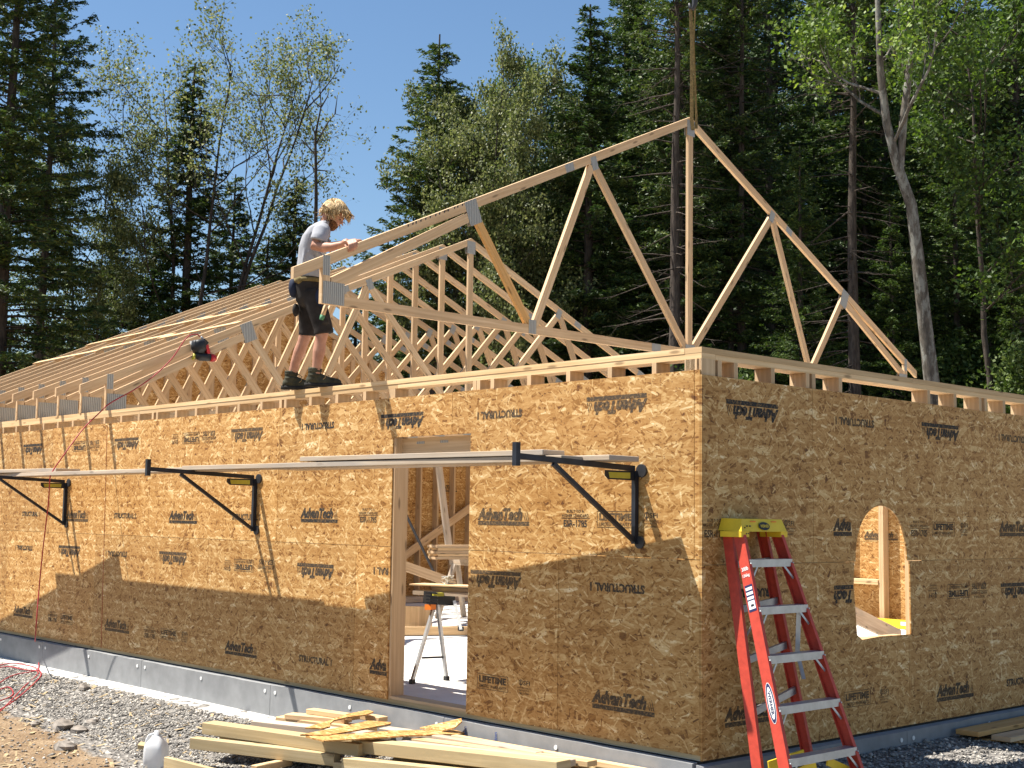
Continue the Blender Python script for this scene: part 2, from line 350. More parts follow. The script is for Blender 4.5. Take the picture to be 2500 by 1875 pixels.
# loose crushed stone: nobody could count it
def stones(n, seed, region):
    rs = np.random.RandomState(seed); P = []
    while len(P) < n:
        x = rs.uniform(region[0], region[1]); y = rs.uniform(region[2], region[3])
        if region[4](x, y, rs): P.append((x, y))
    P = np.array(P); z = gz(P[:, 0], P[:, 1]); r = rs.gamma(3.2, .0027, n) + .0035
    base = np.array([(1, 0, 0), (0, 1, 0), (-1, 0, 0), (0, -1, 0), (0, 0, 1), (0, 0, -1)], float)
    tri = np.array([(0, 1, 4), (1, 2, 4), (2, 3, 4), (3, 0, 4), (1, 0, 5), (2, 1, 5), (3, 2, 5), (0, 3, 5)])
    a = rs.rand(n) * 6.28; ca, sa = np.cos(a), np.sin(a)
    vv = base[None] * (r[:, None, None] * rs.uniform(.5, 1.25, (n, 6, 1))); vv[:, :, 2] *= .65
    xx = vv[:, :, 0] * ca[:, None] - vv[:, :, 1] * sa[:, None]; yy = vv[:, :, 0] * sa[:, None] + vv[:, :, 1] * ca[:, None]
    vv = np.stack([xx + P[:, 0:1], yy + P[:, 1:2], vv[:, :, 2] + z[:, None] + .003], -1)
    F = tri[None] + (np.arange(n) * 6)[:, None, None]
    return vv.reshape(-1, 3), F.reshape(-1, 3)
Va, Fa = stones(52000, 1, (-12, -.2, -2.7, -.33, lambda x, y, rs: rs.rand() < (1 if -y < 1.15 + .12 * (x + 7) or x > -3.2 else .06)))
Vb, Fb = stones(14000, 2, (.07, 2.2, .2, 5.2, lambda x, y, rs: True))
g = link('gravel', npmesh('gravel', np.concatenate([Va, Vb]), np.concatenate([Fa, Fb + len(Va)]), M['stone']))
tag(g, 'crushed grey gravel spread along the base of the building', 'gravel', kind='stuff')
# wood shavings and straw-like chips
def chips(n, seed):
    rs = np.random.RandomState(seed); x = rs.uniform(-9, -1.5, n); y = rs.uniform(-2.7, -.4, n); z = gz(x, y) + .012
    a = rs.rand(n) * 6.28; l = rs.gamma(2, .008, n) + .008; wd = l * rs.uniform(.1, .4, n); tz = rs.uniform(-.4, .4, n) * l
    d = np.stack([np.cos(a) * l, np.sin(a) * l, tz], -1); e = np.stack([-np.sin(a) * wd, np.cos(a) * wd, 0 * a], -1); c = np.stack([x, y, z], -1)
    return np.stack([c - d - e, c + d - e, c + d + e, c - d + e], 1).reshape(-1, 3), (np.arange(n) * 4)[:, None] + np.arange(4)[None]
M['chip'] = plain('wood_chip', (.38, .29, .17), .9, .1, var=.3, sc_=20)
g = link('wood_chips', npmesh('wood_chips', *chips(1500, 4), M['chip'])); tag(g, 'pale wood shavings and chips strewn over the dirt and gravel', 'wood chips', kind='stuff')

# ------------------------------------------------------------------ the building
house = empty('timber_building', (0, 0, 0)); tag(house, 'unfinished timber building with stamped OSB walls and open roof trusses', 'building')
ZT = 2.621
# sheathing sheets
def sheet(pts, axis, z=0):
    mb = MB().poly(pts, .011, axis); o = mb.build('sheathing_sheet', M['osb'], house); return o
def rect(a0, a1, b0, b1): return [(a0, b0), (a1, b0), (a1, b1), (a0, b1)]
DX0, DX1, DZ = -3.23, -2.255, 2.14
G = .0022
z0, z1, z2 = .032, 1.251, 2.470
lowx = [-.002, -1.28, -3.70, -6.13, -8.57, -11.0, -13.44, -14.06]
upx = [-.002, -.05, -2.48, -4.93, -7.38, -9.83, -12.27, -14.06]
Lsheets = {}
for k in range(7):
    a1, a0 = lowx[k] - G, lowx[k + 1] + G
    if k == 1:
        Lsheets['l1'] = sheet(rect(DX1, a1, z0, z1 - G), 'y'); Lsheets['l1b'] = sheet(rect(a0, DX0, z0, z1 - G), 'y')
    else: Lsheets['l%d' % k] = sheet(rect(a0, a1, z0, z1 - G), 'y')
    a1, a0 = upx[k] - G, upx[k + 1] + G; dz = .004 * math.sin(k * 2.1)
    if k == 1: Lsheets['u1'] = sheet([(DX1, z1 + G), (a1, z1 + G), (a1, z2), (a0, z2), (a0, DZ), (DX1, DZ)], 'y')
    elif k == 2: Lsheets['u2'] = sheet([(a0, z1 + G), (DX0, z1 + G), (DX0, DZ), (a1, DZ), (a1, z2 - .003), (a0, z2 - .003)], 'y')
    else: Lsheets['u%d' % k] = sheet(rect(a0, a1, z1 + G, z2 + dz), 'y')
# gable-end (right) wall with the arched window opening
ry = [-.011, 2.43, 4.87, 7.3, 9.74, 10.68]; ru = [-.011, 1.21, 3.65, 6.09, 8.5, 10.68]
arch = [(2.42, 1.219)] ; cy, hw, hh = 2.073, .347, .41
for i in range(1, 20):
    a = math.pi * i / 20; arch.append((cy + hw * math.cos(a) * (1), 1.219 + hh * math.sin(a) ** .9))
arch.append((1.726, 1.219))
Rsheets = {}
Rsheets['l0'] = sheet([(-.011, 0), (2.43 - G, 0), (2.43 - G, .668), (2.05, .672), (1.80, .66), (1.737, .697), (1.715, .9), (1.700, 1.06), (1.712, 1.217), (-.011, 1.217)], 'x')
Rsheets['l1'] = sheet([(2.43 + G, 0), (4.87 - G, 0), (4.87 - G, 1.217), (2.452, 1.217), (2.458, 1.19), (2.462, .9), (2.462, .668), (2.43 + G, .668)], 'x')
Rsheets['u1'] = sheet([(1.21 + G, 1.221)] + [(1.726, 1.221)] + arch[::-1][1:-1] + [(2.42, 1.221), (3.65 - G, 1.221), (3.65 - G, 2.435), (1.21 + G, 2.438)], 'x')
Rsheets['u0'] = sheet(rect(-.011, 1.21 - G, 1.221, 2.438), 'x')
for k in range(2, 5): sheet(rect(ry[k] + G, ry[k + 1] - G, 0, 1.217), 'x'); sheet(rect(ru[k] + G, ru[k + 1] - G, 1.221, 2.438), 'x')
# far gable wall and far long wall (seen from inside)
def sheet_at(pts, axis, off):
    o = sheet(pts, axis)
    if axis == 'x': o.location.x = off
    else: o.location.y = off
    return o
for k in range(4):
    for (b0, b1) in ((0, 1.217), (1.221, 2.44)):
        sheet_at(rect(k * 2.67 + G, (k + 1) * 2.67 - G, b0, b1), 'x', -14.06)
for k in range(6):
    sheet_at(rect(-2.35 * (k + 1) + G, -2.35 * k - G, 0, 1.217), 'y', 10.691); sheet_at(rect(-2.35 * (k + 1) + G, -2.35 * k - G, 1.221, 2.44), 'y', 10.691)
# gable triangle sheathing
SL = (5.397 - 2.881) / (5.34 + .318)
def roofz(y): return 2.881 + SL * ((y if y < 5.34 else 10.68 - y) + .318)
ys_ = [0, 1.35, 2.67, 4.0, 5.34, 6.7, 8.0, 9.35, 10.68]
for i in range(8):
    a, b = ys_[i] + G, ys_[i + 1] - G; sheet_at([(a, 2.444), (b, 2.444), (b, roofz(b) - .02), (a, roofz(a) - .02)], 'x', -14.06)
# studs (one mesh, copies)
def stud_mesh(h, nm='stud'):
    return MB().beam((0, 0, 0), (0, 0, h), .038, .14, up=(0, 1, 0)).mesh(nm, M['lumber'])
smx = stud_mesh(2.545 - .038)
def stud(x, y, along, h=None, z=.038):
    o = link('stud', smx, house); o.location = (x, y, z)
    if along == 'y': o.rotation_euler[2] = R(90)
    return o
for x in [-.019, -.075, -.115] + [-.406 * k for k in range(1, 31) if not (-3.25 < -.406 * k < -2.24)] + [-3.25, -3.29, -2.235, -2.19, -4.95, -7.40]:
    stud(x, .071, 'x')
for y in [.02, .071, .19] + [.36 + .406 * k for k in range(0, 15) if not (1.74 < .36 + .406 * k < 2.62)] + [1.246, 3.70]:
    stud(-.071, y, 'y')
for k in range(14): stud(-13.98, 5.2 + .406 * k, 'y')
for x in (-6.5, -5.93, -5.30, -5.26, -4.82, -4.35): stud(x, 10.60, 'x')
def board(name, A, B, wd, ht, mat='lumber', parent=None, up=(0, 0, 1), ca=0, cb=0):
    return MB().beam(A, B, wd, ht, up, ca, cb).build(name, M[mat], parent)
# bottom plates
for A, B in (((-14.05, .071, .019), (-.002, .071, .019)), ((-.071, .142, .019), (-.071, 10.6, .019)), ((-13.98, .142, .019), (-13.98, 10.6, .019)), ((-14.05, 10.6, .019), (-.15, 10.6, .019))):
    board('bottom_plate', A, B, .14, .038, 'pt_lumber', house)
board('bottom_plate', (-3.21, .070, .049), (-2.26, .070, .049), .136, .022, 'lumber', house)
# double top plates, lapped at the corners, several lengths
def plate(pts, z, mat='plate_lumber'):
    for (A, B) in zip(pts[:-1], pts[1:]):
        A = Vector(A + (z,)); B = Vector(B + (z,)); d = (B - A).normalized() * .0015
        board('top_plate', A + d, B - d, .14 + rnd.uniform(-.001, .001), .0372, mat, house)
y_ = .0705
plate([(-.142, y_), (-4.1, y_ - .004), (-8.9, y_), (-14.05, y_)], ZT - .019)
plate([(-.001, y_ + .003), (-3.2, y_ + .001), (-7.7, y_ + .002), (-9.0, y_), (-14.05, y_)], ZT - .057)
plate([(-.0705, .001), (-.0705, 2.55), (-.0705, 7.2), (-.0705, 10.68)], ZT - .019)
plate([(-.072, .144), (-.072, 4.6), (-.072, 10.54)], ZT - .057)
plate([(-13.98, .144), (-13.98, 5), (-13.98, 10.54)], ZT - .057); plate([(-13.98, .144), (-13.98, 10.54)], ZT - .019)
plate([(-14.05, 10.61), (-7, 10.61), (-.15, 10.61)], ZT - .057); plate([(-14.05, 10.61), (-7, 10.61), (-.15, 10.61)], ZT - .019)
# door header, trimmer studs, window framing
board('door_header', (-3.31, .105, 2.06), (-2.17, .105, 2.06), .066, .15, 'lumber', house)
board('door_header', (-3.205, .030, 2.222), (-2.265, .030, 2.222), .058, .14, 'plate_lumber', house)
for dx in (-3.02, -2.72): MB().box(dx, dx + .1, .0705, .0715, 2.085, 2.105).build('connector_strap', M['galv'], house)
tr = stud_mesh(2.1, 'trimmer_stud')
for x in (-3.211 - .019,): o = link('trimmer_stud', tr, house); o.location = (x + .0015, .0706, .038)
board('window_sill', (-.071, 1.70, .64), (-.071, 2.46, .64), .14, .038, 'lumber', house)
for y in (1.60, 2.66):
    o = link('trimmer_stud', tr, house); o.location = (-.0712, y, .038); o.rotation_euler[2] = R(90)
for a_, b_ in ((.0, 1.62), (2.66, 6.3), (6.3, 10.6)): board('light_leak_strip', (-.0125, a_, 1.219), (-.0125, b_, 1.219), .022, .038, 'plate_lumber', house)  # unseen strips added behind the sheet seam to stop sunlight leaking through
# far wall details seen through the window: sill plates of a low opening
board('window_sill', (-6.45, 10.585, .655), (-5.33, 10.585, .655), .15, .036, 'lumber', house); board('window_sill', (-6.45, 10.585, .617), (-5.33, 10.585, .617), .145, .036, 'plate_lumber', house)
# diagonal bracing inside the far gable wall
board('diagonal_brace', (-13.89, 7.6, .27), (-13.89, 10.35, 1.85), .038, .14, 'lumber', house)
# foam boards along the foundation
for seams, side in (([-.02, -2.45, -4.87, -7.30, -9.72, -12.15, -14.2], 'L'), ([-.06, 2.3, 4.74, 7.2, 10.7], 'R')):
    for a, b in zip(seams[:-1], seams[1:]):
        lo_, hi = min(a, b) + .003, max(a, b) - .003; mb = MB(); n = 10
        vs = []
        for i in range(n + 1):
            t = lo_ + (hi - lo_) * i / n; dz = rnd.uniform(-.006, .004)
            if side == 'L': vs += [(t, -.062, -.55), (t, -.062, -.014 + dz), (t, -.012, -.010), (t, -.012, -.55)]
            else: vs += [(.062, t, -.55), (.062, t, -.022 + dz), (.004, t, -.018), (.004, t, -.55)]
        fs = [(0, 1, 2, 3), tuple(n * 4 + k for k in (3, 2, 1, 0))]
        for i in range(n):
            for k in range(3):
                f = (i * 4 + k, i * 4 + k + 4, i * 4 + k + 5, i * 4 + k + 1); fs.append(f)
        mb.add(vs, fs); fo_ = mb.build('foam_board', M['foam'], house)
        for t in (lo_ + .08, hi - .08, (lo_ + hi) / 2):
            P = (t, -.064, -.075) if side == 'L' else (.064, t, -.085); ax = Vector((0, -1, 0)) if side == 'L' else Vector((1, 0, 0)); P = Vector(P)
            MB().tube([P, P + ax * .004], .017, 10).build('washer', M['white'], fo_)
# near-black strips over the slab edge: shade of the gap put into the colour
MB().box(-14.1, -.003, -.008, .0015, -.3, -.002).build('gap_shade_strip', M['rubber'], house)
MB().box(-.0015, .003, -.005, 10.6, -.3, -.002).build('gap_shade_strip', M['rubber'], house)

# ---- printed stamps on the sheets
def textmesh(body, width=None, size=.1, shear=0, off=0, xs=1):
    c = bpy.data.curves.new('t', 'FONT'); c.body = body; c.size = size; c.shear = shear; c.offset = off; c.align_x = 'CENTER'; c.align_y = 'CENTER'; c.resolution_u = 2
    o = bpy.data.objects.new('t', c); COL.objects.link(o); dg = bpy.context.evaluated_depsgraph_get(); dg.update(); me = bpy.data.meshes.new_from_object(o.evaluated_get(dg)); bpy.data.objects.remove(o)
    v = np.array([p.co[:] for p in me.vertices]); mn, mx = v.min(0), v.max(0); v[:, :2] -= (mn[:2] + mx[:2]) / 2
    if width: v[:, 0] *= width / (mx[0] - mn[0])
    fs = [list(p.vertices) for p in me.polygons]; return v, fs
def put(mb, body, cx, cz, width, height, shear=0, off=0):
    v, fs = textmesh(body, None, .1, shear, off); h = v[:, 1].max() - v[:, 1].min(); w_ = v[:, 0].max() - v[:, 0].min()
    mb.add([(cx + p[0] * width / w_, 0, cz + p[1] * height / h) for p in v], fs)
def bar(mb, x0, x1, z0_, z1_): mb.add([(x0, 0, z0_), (x1, 0, z0_), (x1, 0, z1_), (x0, 0, z1_)], [(0, 1, 2, 3)])
ST = {}
mb = MB(); put(mb, 'AdvanTech', -.03, .025, .50, .092, .28, .0065); bar(mb, -.27, .29, -.056, -.026)
for q in (.245, .262, .279): mb.add([(q, 0, -.018), (q + .008, 0, -.018), (q - .012, 0, .03 + (q - .25) * .8), (q - .016, 0, .03 + (q - .25) * .8)], [(0, 1, 2, 3)])
ST['A'] = [mb.mesh('brand_stamp', M['ink'])]
mb = MB(); put(mb, 'Adva', 0, .025, .23, .092, .28, .0065); bar(mb, -.11, .12, -.056, -.026); ST['C'] = [mb.mesh('brand_stamp', M['ink'])]
mb = MB(); put(mb, 'Tech', 0, .025, .23, .092, .28, .0065); bar(mb, -.13, .11, -.056, -.026); ST['D'] = [mb.mesh('brand_stamp', M['ink'])]
mb = MB(); put(mb, 'RAL 1', 0, 0, .20, .06, 0, .005); ST['G'] = [mb.mesh('grade_stamp', M['ink'])]
mb = MB(); put(mb, 'STRUCTURAL 1', 0, 0, .50, .06, 0, .005); ST['S'] = [mb.mesh('grade_stamp', M['ink'])]
mb = MB(); put(mb, 'BUILT TO A', 0, .052, .17, .02, 0, .001); put(mb, 'HIGHER STANDARD', 0, .022, .26, .022, 0, .001); bar(mb, -.14, .14, .002, .006); put(mb, 'ESR-1785', 0, -.033, .23, .05, 0, .003); ST['E'] = [mb.mesh('code_stamp', M['ink'])]
mb = MB(); W_, H_ = .17, .056
for a in ((-W_, W_, H_ - .004, H_), (-W_, W_, -H_, -H_ + .004), (-W_, -W_ + .004, -H_ + .004, H_ - .004), (W_ - .004, W_, -H_ + .004, H_ - .004)): bar(mb, *a)
put(mb, 'LIFETIME', 0, .017, .30, .05, 0, .005); put(mb, 'LIMITED WARRANTY', 0, -.033, .30, .024, 0, .001); ST['L'] = [mb.mesh('warranty_stamp', M['ink'])]
mb = MB(); put(mb, 'SFI', .025, .03, .07, .032, 0, .001)
cir = [(-.035 + .022 * math.cos(a * .785), 0, .032 + .022 * math.sin(a * .785)) for a in range(8)] + [(-.035 + .016 * math.cos(a * .785), 0, .032 + .016 * math.sin(a * .785)) for a in range(8)]
mb.add(cir, [(a, (a + 1) % 8, 8 + (a + 1) % 8, 8 + a) for a in range(8)]); bar(mb, -.04, -.03, .0, .045)
put(mb, 'SUSTAINABLE FORESTRY', 0, -.006, .15, .011); put(mb, 'INITIATIVE', 0, -.024, .11, .012); put(mb, 'SFI-00985', 0, -.045, .10, .013); ST['F'] = [mb.mesh('forestry_stamp', M['ink'])]
LST = [('A180', -0.73, 2.29), ('A180', -3.11, 2.28), ('A180', -5.49, 2.25), ('A180', -7.94, 2.24), ('A180', -10.39, 2.25), ('S180', -1.93, 2.27), ('S180', -4.32, 2.28), ('L180', -6.55, 2.25), ('E180', -6.20, 2.25), ('F180', -6.87, 2.25), ('L180', -9.1, 2.24), ('E180', -8.72, 2.24), ('A0', -1.88, 1.50), ('A0', -4.27, 1.49), ('A0', -6.66, 1.45), ('A0', -9.08, 1.44), ('E0', -1.12, 1.50), ('L0', -0.74, 1.50), ('F0', -0.42, 1.50), ('E0', -3.54, 1.50), ('S0', -5.46, 1.47), ('S0', -7.91, 1.46), ('S0', -10.36, 1.46), ('A180', -1.94, 1.05), ('S180', -0.72, 1.04), ('A180', -4.29, 1.02), ('L180', -5.47, 1.02), ('E180', -5.09, 1.03), ('F180', -5.76, 1.01), ('A180', -6.82, 1.05), ('S180', -8.07, 1.05), ('A180', -9.24, 1.05), ('S180', -10.51, 1.05), ('G180', -3.35, 1.05), ('A0', -0.67, 0.28), ('L0', -1.96, 0.29), ('F0', -1.62, 0.29), ('C0', -3.36, 0.27), ('S0', -4.26, 0.25), ('A0', -5.48, 0.24), ('L0', -6.85, 0.28), ('E0', -7.24, 0.27), ('F0', -6.53, 0.28), ('A0', -7.99, 0.28), ('A0', -10.45, 0.28), ('E0', -9.60, 0.28), ('L0', -9.23, 0.28)]
RST = [('A180', 0.53, 2.24), ('S180', 1.74, 2.23), ('A180', 2.95, 2.23), ('S180', 4.13, 2.23), ('E0', 0.13, 1.45), ('F0', 0.92, 1.46), ('C0', 1.56, 1.46), ('E0', 2.60, 1.46), ('L0', 2.96, 1.46), ('F0', 3.28, 1.46), ('A0', 4.13, 1.46), ('S180', 0.52, 1.03), ('D180', 1.56, 1.0), ('F180', 2.79, 0.98), ('L180', 3.17, 0.97), ('E180', 3.50, 0.97), ('A180', 4.15, 0.96), ('A0', 0.49, 0.24), ('L0', 1.73, 0.25), ('F0', 2.08, 0.24), ('A0', 3.09, 0.19), ('S0', 4.17, 0.2)]
def lsheet(x, z):
    if z < 1.25:
        k = next(i for i in range(7) if lowx[i + 1] <= x <= lowx[i]); return Lsheets['l1b'] if (k == 1 and x < -3) else Lsheets['l%d' % k]
    return Lsheets['u%d' % next(i for i in range(7) if upx[i + 1] <= x <= upx[i])]
for k, x, z in LST:
    o = link({'A': 'brand_stamp', 'C': 'brand_stamp', 'D': 'brand_stamp', 'G': 'grade_stamp', 'S': 'grade_stamp', 'E': 'code_stamp', 'L': 'warranty_stamp', 'F': 'forestry_stamp'}[k[0]], ST[k[0]][0], lsheet(x, z))
    o.location = (x, -.0122, z); o.rotation_euler = (0, R(180) if k.endswith('180') else 0, 0)
for k, y, z in RST:
    par = (Rsheets['l0'] if y < 2.43 else Rsheets['l1']) if z < 1.22 else (Rsheets['u0'] if y < 1.21 else Rsheets['u1'])
    o = link({'A': 'brand_stamp', 'C': 'brand_stamp', 'D': 'brand_stamp', 'G': 'grade_stamp', 'S': 'grade_stamp', 'E': 'code_stamp', 'L': 'warranty_stamp', 'F': 'forestry_stamp'}[k[0]], ST[k[0]][0], par)
    o.matrix_local = Matrix.Translation((.0122, y, z)) @ Matrix.Rotation(R(90), 4, 'Z') @ Matrix.Rotation(R(180) if k.endswith('180') else 0, 4, 'Y')
# stamps on inner faces seen through openings
for P, rz in (((-14.046, 9.55, 2.02), 90), ((-14.046, 5.0, 3.2), 90)):
    o = link('brand_stamp', ST['A'][0], house); o.matrix_local = Matrix.Translation(P) @ Matrix.Rotation(R(rz), 4, 'Z')
o = link('brand_stamp', ST['A'][0], house); o.location = (-5.38, 10.676, 1.30)
# chalk snap line
MB().beam((-8.33, -.0125, z0), (-8.42, -.0125, 2.46), .0006, .006, up=(0, 1, 0)).build('chalk_line', M['chalk'], house)
# blue print on foam
mb = MB(); put(mb, 'T', 0, .0, .07, .05, 0, .002); tf = mb.mesh('foam_print', M['foamink']); mb = MB(); put(mb, 'foundation', 0, 0, .16, .035, 0, .001); tf2 = mb.mesh('foam_print', M['foamink'])
for y, me_ in ((.18, tf), (1.28, tf), (.42, tf2), (1.50, tf2)):
    o = link('foam_print', me_, house); o.matrix_local = Matrix.Translation((.0655, y, -.12)) @ Matrix.Rotation(R(90), 4, 'Z') @ Matrix.Rotation(R(-90), 4, 'Y') 
for x, me_ in ((-2.32, tf), (-2.2, tf2), (-3.06 + 1.2, tf2)):
    o = link('foam_print', me_, house); o.matrix_local = Matrix.Translation((x, -.0655, -.13)) @ Matrix.Rotation(R(-90), 4, 'Y')

# ---- roof trusses
AP = 5.397 - ZT
def truss_defs():
    T = {}
    ox, oz = .0181, -.0407
    T['chordL'] = [((-.318 + ox, .26 + oz), (5.34, AP - .0487), .0380, .089, .444, .444)]
    T['chordR'] = [((10.998 - ox, .26 + oz), (5.34, AP - .0487), .0380, .089, .444, .444)]
    T['bottom'] = [((0, .0445), (10.68, .0445), .0376, .089, 0, 0)]
    T['lower'] = [((.10, .185), (1.80, 1.045), .0366, .089, .5, .5), ((10.58, .185), (8.88, 1.045), .0366, .089, .5, .5)]
    T['heel'] = [((.0445, .0895), (.0445, .33), .0370, .089, 0, 0), ((10.6355, .0895), (10.6355, .33), .0370, .089, 0, 0)]
    T['web'] = [((1.82, 1.07), (2.62, .085)), ((2.70, .085), (3.56, 1.86)), ((3.62, 1.86), (5.27, .09)), ((5.34, .0892), (5.34, 2.66)), ((5.41, .09), (7.06, 1.86)), ((7.12, 1.86), (7.98, .085)), ((8.06, .085), (8.86, 1.07))]
    sl = math.atan(SL)
    T['gus'] = [(1.80, 1.075, .17, .235, sl), (3.60, 1.895, .10, .14, sl), (3.2, 1.775, .14, .083, sl), (5.34, 2.640, .15, .18, 0), (2.66, .07, .11, .14, 0), (4.7, .045, .16, .086, 0), (5.34, .07, .18, .13, 0), (.13, .10, .235, .19, 0), (.0445, .33, .075, .17, 0)]
    T['gus'] += [(10.68 - a, b, c_, d, -e) for a, b, c_, d, e in T['gus'] if a not in (5.34, 4.7)]
    return T
TD = truss_defs()
def tb(mb, A, B, th=.0356, ht=.089, ca=0, cb=0):
    A = Vector((0, A[0], A[1])); B = Vector((0, B[0], B[1])); up = (0, 0, 1) if abs((B - A).normalized().z) < .97 else (0, 1, 0)
    return mb.beam(A, B, th, ht, up, ca, cb)
def plate_mesh(a, b, wd, ht, rot):
    mb = MB(); c_, s_ = math.cos(rot), math.sin(rot)
    pts = [(a + x * c_ - z * s_, b + x * s_ + z * c_) for x, z in ((-wd / 2, -ht / 2), (wd / 2, -ht / 2), (wd / 2, ht / 2), (-wd / 2, ht / 2))]
    for t0 in (-.0205, .0192): mb.poly(pts, .0013, 'x'); 
    n = len(mb.v) // 2; mb.v = [(v[0] + .0192, v[1], v[2]) for v in mb.v[:n]] + [(-v[0] - .0192, v[1], v[2]) for v in mb.v[n:]]
    return mb.mesh('connector_plate', M['galv'])
GUS = [plate_mesh(*g_) for g_ in TD['gus']]
WEB = [tb(MB(), a, b).mesh('web', M['lumber']) for a, b in TD['web']]
ch = MB()
for k in ('chordL', 'chordR', 'bottom', 'lower', 'heel'):
    for d in TD[k]: tb(ch, d[0], d[1], *d[2:])
CHM = ch.mesh('roof_truss', M['lumber'])
TX = [-8.533 - .611 * i for i in range(10)]
for i, x in enumerate(TX):
    t_ = link('roof_truss', CHM, house); t_.location = (x, rnd.uniform(-.008, .008) if i else 0, ZT + .0005)
    if i == 9:
        for k in range(1, 26):
            y = .406 * k
            if y > 10.4: break
            zt = roofz(y) - ZT - .11
            if zt > .12: MB().beam((0, y, .09), (0, y, zt), .0352, .089, up=(0, 1, 0)).build('gable_stud', M['lumber'], t_)
    else:
        for w_ in WEB: link('web', w_, t_)
    for g_ in GUS: link('connector_plate', g_, t_)
# temporary bracing boards nailed over the top chords
def onroof(px, py, lift=0):
    d = ray(px, py); n = Vector((0, -SL, 1)); P0 = Vector((0, -.318, 2.881 + lift)); return CAM + d * ((P0 - CAM).dot(n) / d.dot(n))
nrm = Vector((0, -SL, 1)).normalized()
for (a, b) in (((596, 786), (102, 884)), ((663, 744), (229, 840))):
    A = onroof(*a); B = onroof(*b); L_ = (B - A).length; n = 3
    for k in range(n):
        p = A.lerp(B, k / n - (.015 if k else 0)); q = A.lerp(B, (k + 1) / n + .015); j = Vector((0, 1, SL)) * (.05 if k % 2 else -.05); p = p + j; q = q + j
        board('brace_board', p + nrm * (.012 + .003 * (k % 2)), q + nrm * (.012 + .003 * (k % 2)), .105, .019, 'plate_lumber', house, up=nrm)
# ---- the truss being swung in
tq = (-3.8066, -0.374, 3.2721); yaw, ti, le = -0.0814, 0.0134, 0.0127
u_ = Vector((math.sin(yaw) * math.cos(ti), math.cos(yaw) * math.cos(ti), math.sin(ti))); nn = Vector((math.cos(yaw), -math.sin(yaw), 0)); w0 = nn.cross(u_); w_ = w0 * math.cos(le) + nn * math.sin(le); nx = u_.cross(w_)
HM = Matrix((nx, u_, w_)).transposed().to_4x4(); HM.translation = tq
hung = empty('lifted_roof_truss'); hung.matrix_world = HM
tag(hung, 'large timber roof truss hanging from a strap, steadied by the worker', 'roof truss')
for k, nm in (('chordL', 'top_chord'), ('chordR', 'top_chord'), ('bottom', 'bottom_chord')):
    mb = MB()
    for d in TD[k]: tb(mb, d[0], d[1], *d[2:])
    mb.build(nm, M['lumber'], hung)
for nm, k in (('heel_rafter', 'lower'), ('heel_block', 'heel')):
    for d in TD[k]: tb(MB(), d[0], d[1], *d[2:]).build(nm, M['lumber'], hung)
for i, (a, b) in enumerate(TD['web']):
    tb(MB(), a, b).build('web', M['amber_lumber'] if i == 0 else M['lumber'], hung)
for g_ in GUS: link('connector_plate', g_, hung)
# felt marks along the top chord
mb = MB()
for k in range(16):
    s_ = .95 + k * .058 + rnd.uniform(-.015, .015); y = s_; z = .26 + SL * (s_ + .318) - .002; mb.add([(.0195, y, z - .003), (.0195, y + .02, z + .004), (.0195, y + .012, z - .022), (.0195, y + .002, z - .02)], [(0, 1, 2, 3)])
mb.build('ink_marks', M['black'], hung)
# lifting sling and hook
AT = HM @ Vector((0, 5.34, AP)); dA = (AT - CAM).dot(CF)
def ad(px, py, dd=0): return atdepth(px, py, dA + dd)
sling = empty('lifting_sling', ad(1690, 20)); tag(sling, 'tan webbing sling looped over the apex of the lifted truss', 'lifting strap')
si = Matrix.Translation(-sling.location)
def strip(pts, wd, name, mat, parent):
    mb = MB(); vs = []
    for i, p in enumerate(pts):
        p = Vector(p); s_ = CR * (wd[i] if isinstance(wd, list) else wd) / 2; t_ = CF * .003
        vs += [p - s_ - t_, p + s_ - t_, p + s_ + t_, p - s_ + t_]
    fs = [(0, 1, 2, 3), tuple(len(vs) - 4 + k for k in (3, 2, 1, 0))]
    for i in range(len(pts) - 1):
        for k in range(4): k2 = (k + 1) % 4; fs.append((i * 4 + k, i * 4 + 4 + k, i * 4 + 4 + k2, i * 4 + k2))
    mb.add(vs, fs); o = mb.build(name, M[mat], None); o.data.transform(si); o.parent = parent; return o
strip([ad(1684, 16), ad(1686, 70, -.03), ad(1689, 100, -.04), ad(1689, 200, -.05), ad(1689, 292, -.04), ad(1692, 318, -.03)], [.02, .022, .035, .04, .04, .04], 'webbing', 'strap', sling)
strip([ad(1697, 16), ad(1695, 80, .03), ad(1694, 105, .03), ad(1697, 200, .05), ad(1700, 285, .05), ad(1700, 314, .03)], [.02, .016, .016, .022, .026, .034], 'webbing', 'strap', sling)
strip([ad(1688, 16, .02), ad(1690, 60, .02), ad(1692, 95, .02), ad(1690, 130, .02), ad(1690, 300, .0)], [.018, .02, .03, .028, .03], 'webbing', 'strap', sling)
hook = empty('crane_hook', ad(1692, 12)); tag(hook, 'dark steel hook holding the top of the sling', 'hook')
hk = [ad(1697, -60), ad(1697, -10), ad(1696, 10), ad(1691, 22), ad(1684, 19), ad(1683, 8)]
hi_ = Matrix.Translation(-hook.location)
o = MB().tube(hk, [.035, .035, .032, .03, .02, .012], 8).build('hook_body', M['steelhook'], None, True); o.data.transform(hi_); o.parent = hook
o = MB().tube([hk[0], hk[0] + Vector((0, 0, 5))], .012, 6).build('hoist_cable', M['steelhook']); o.data.transform(hi_); o.parent = hook

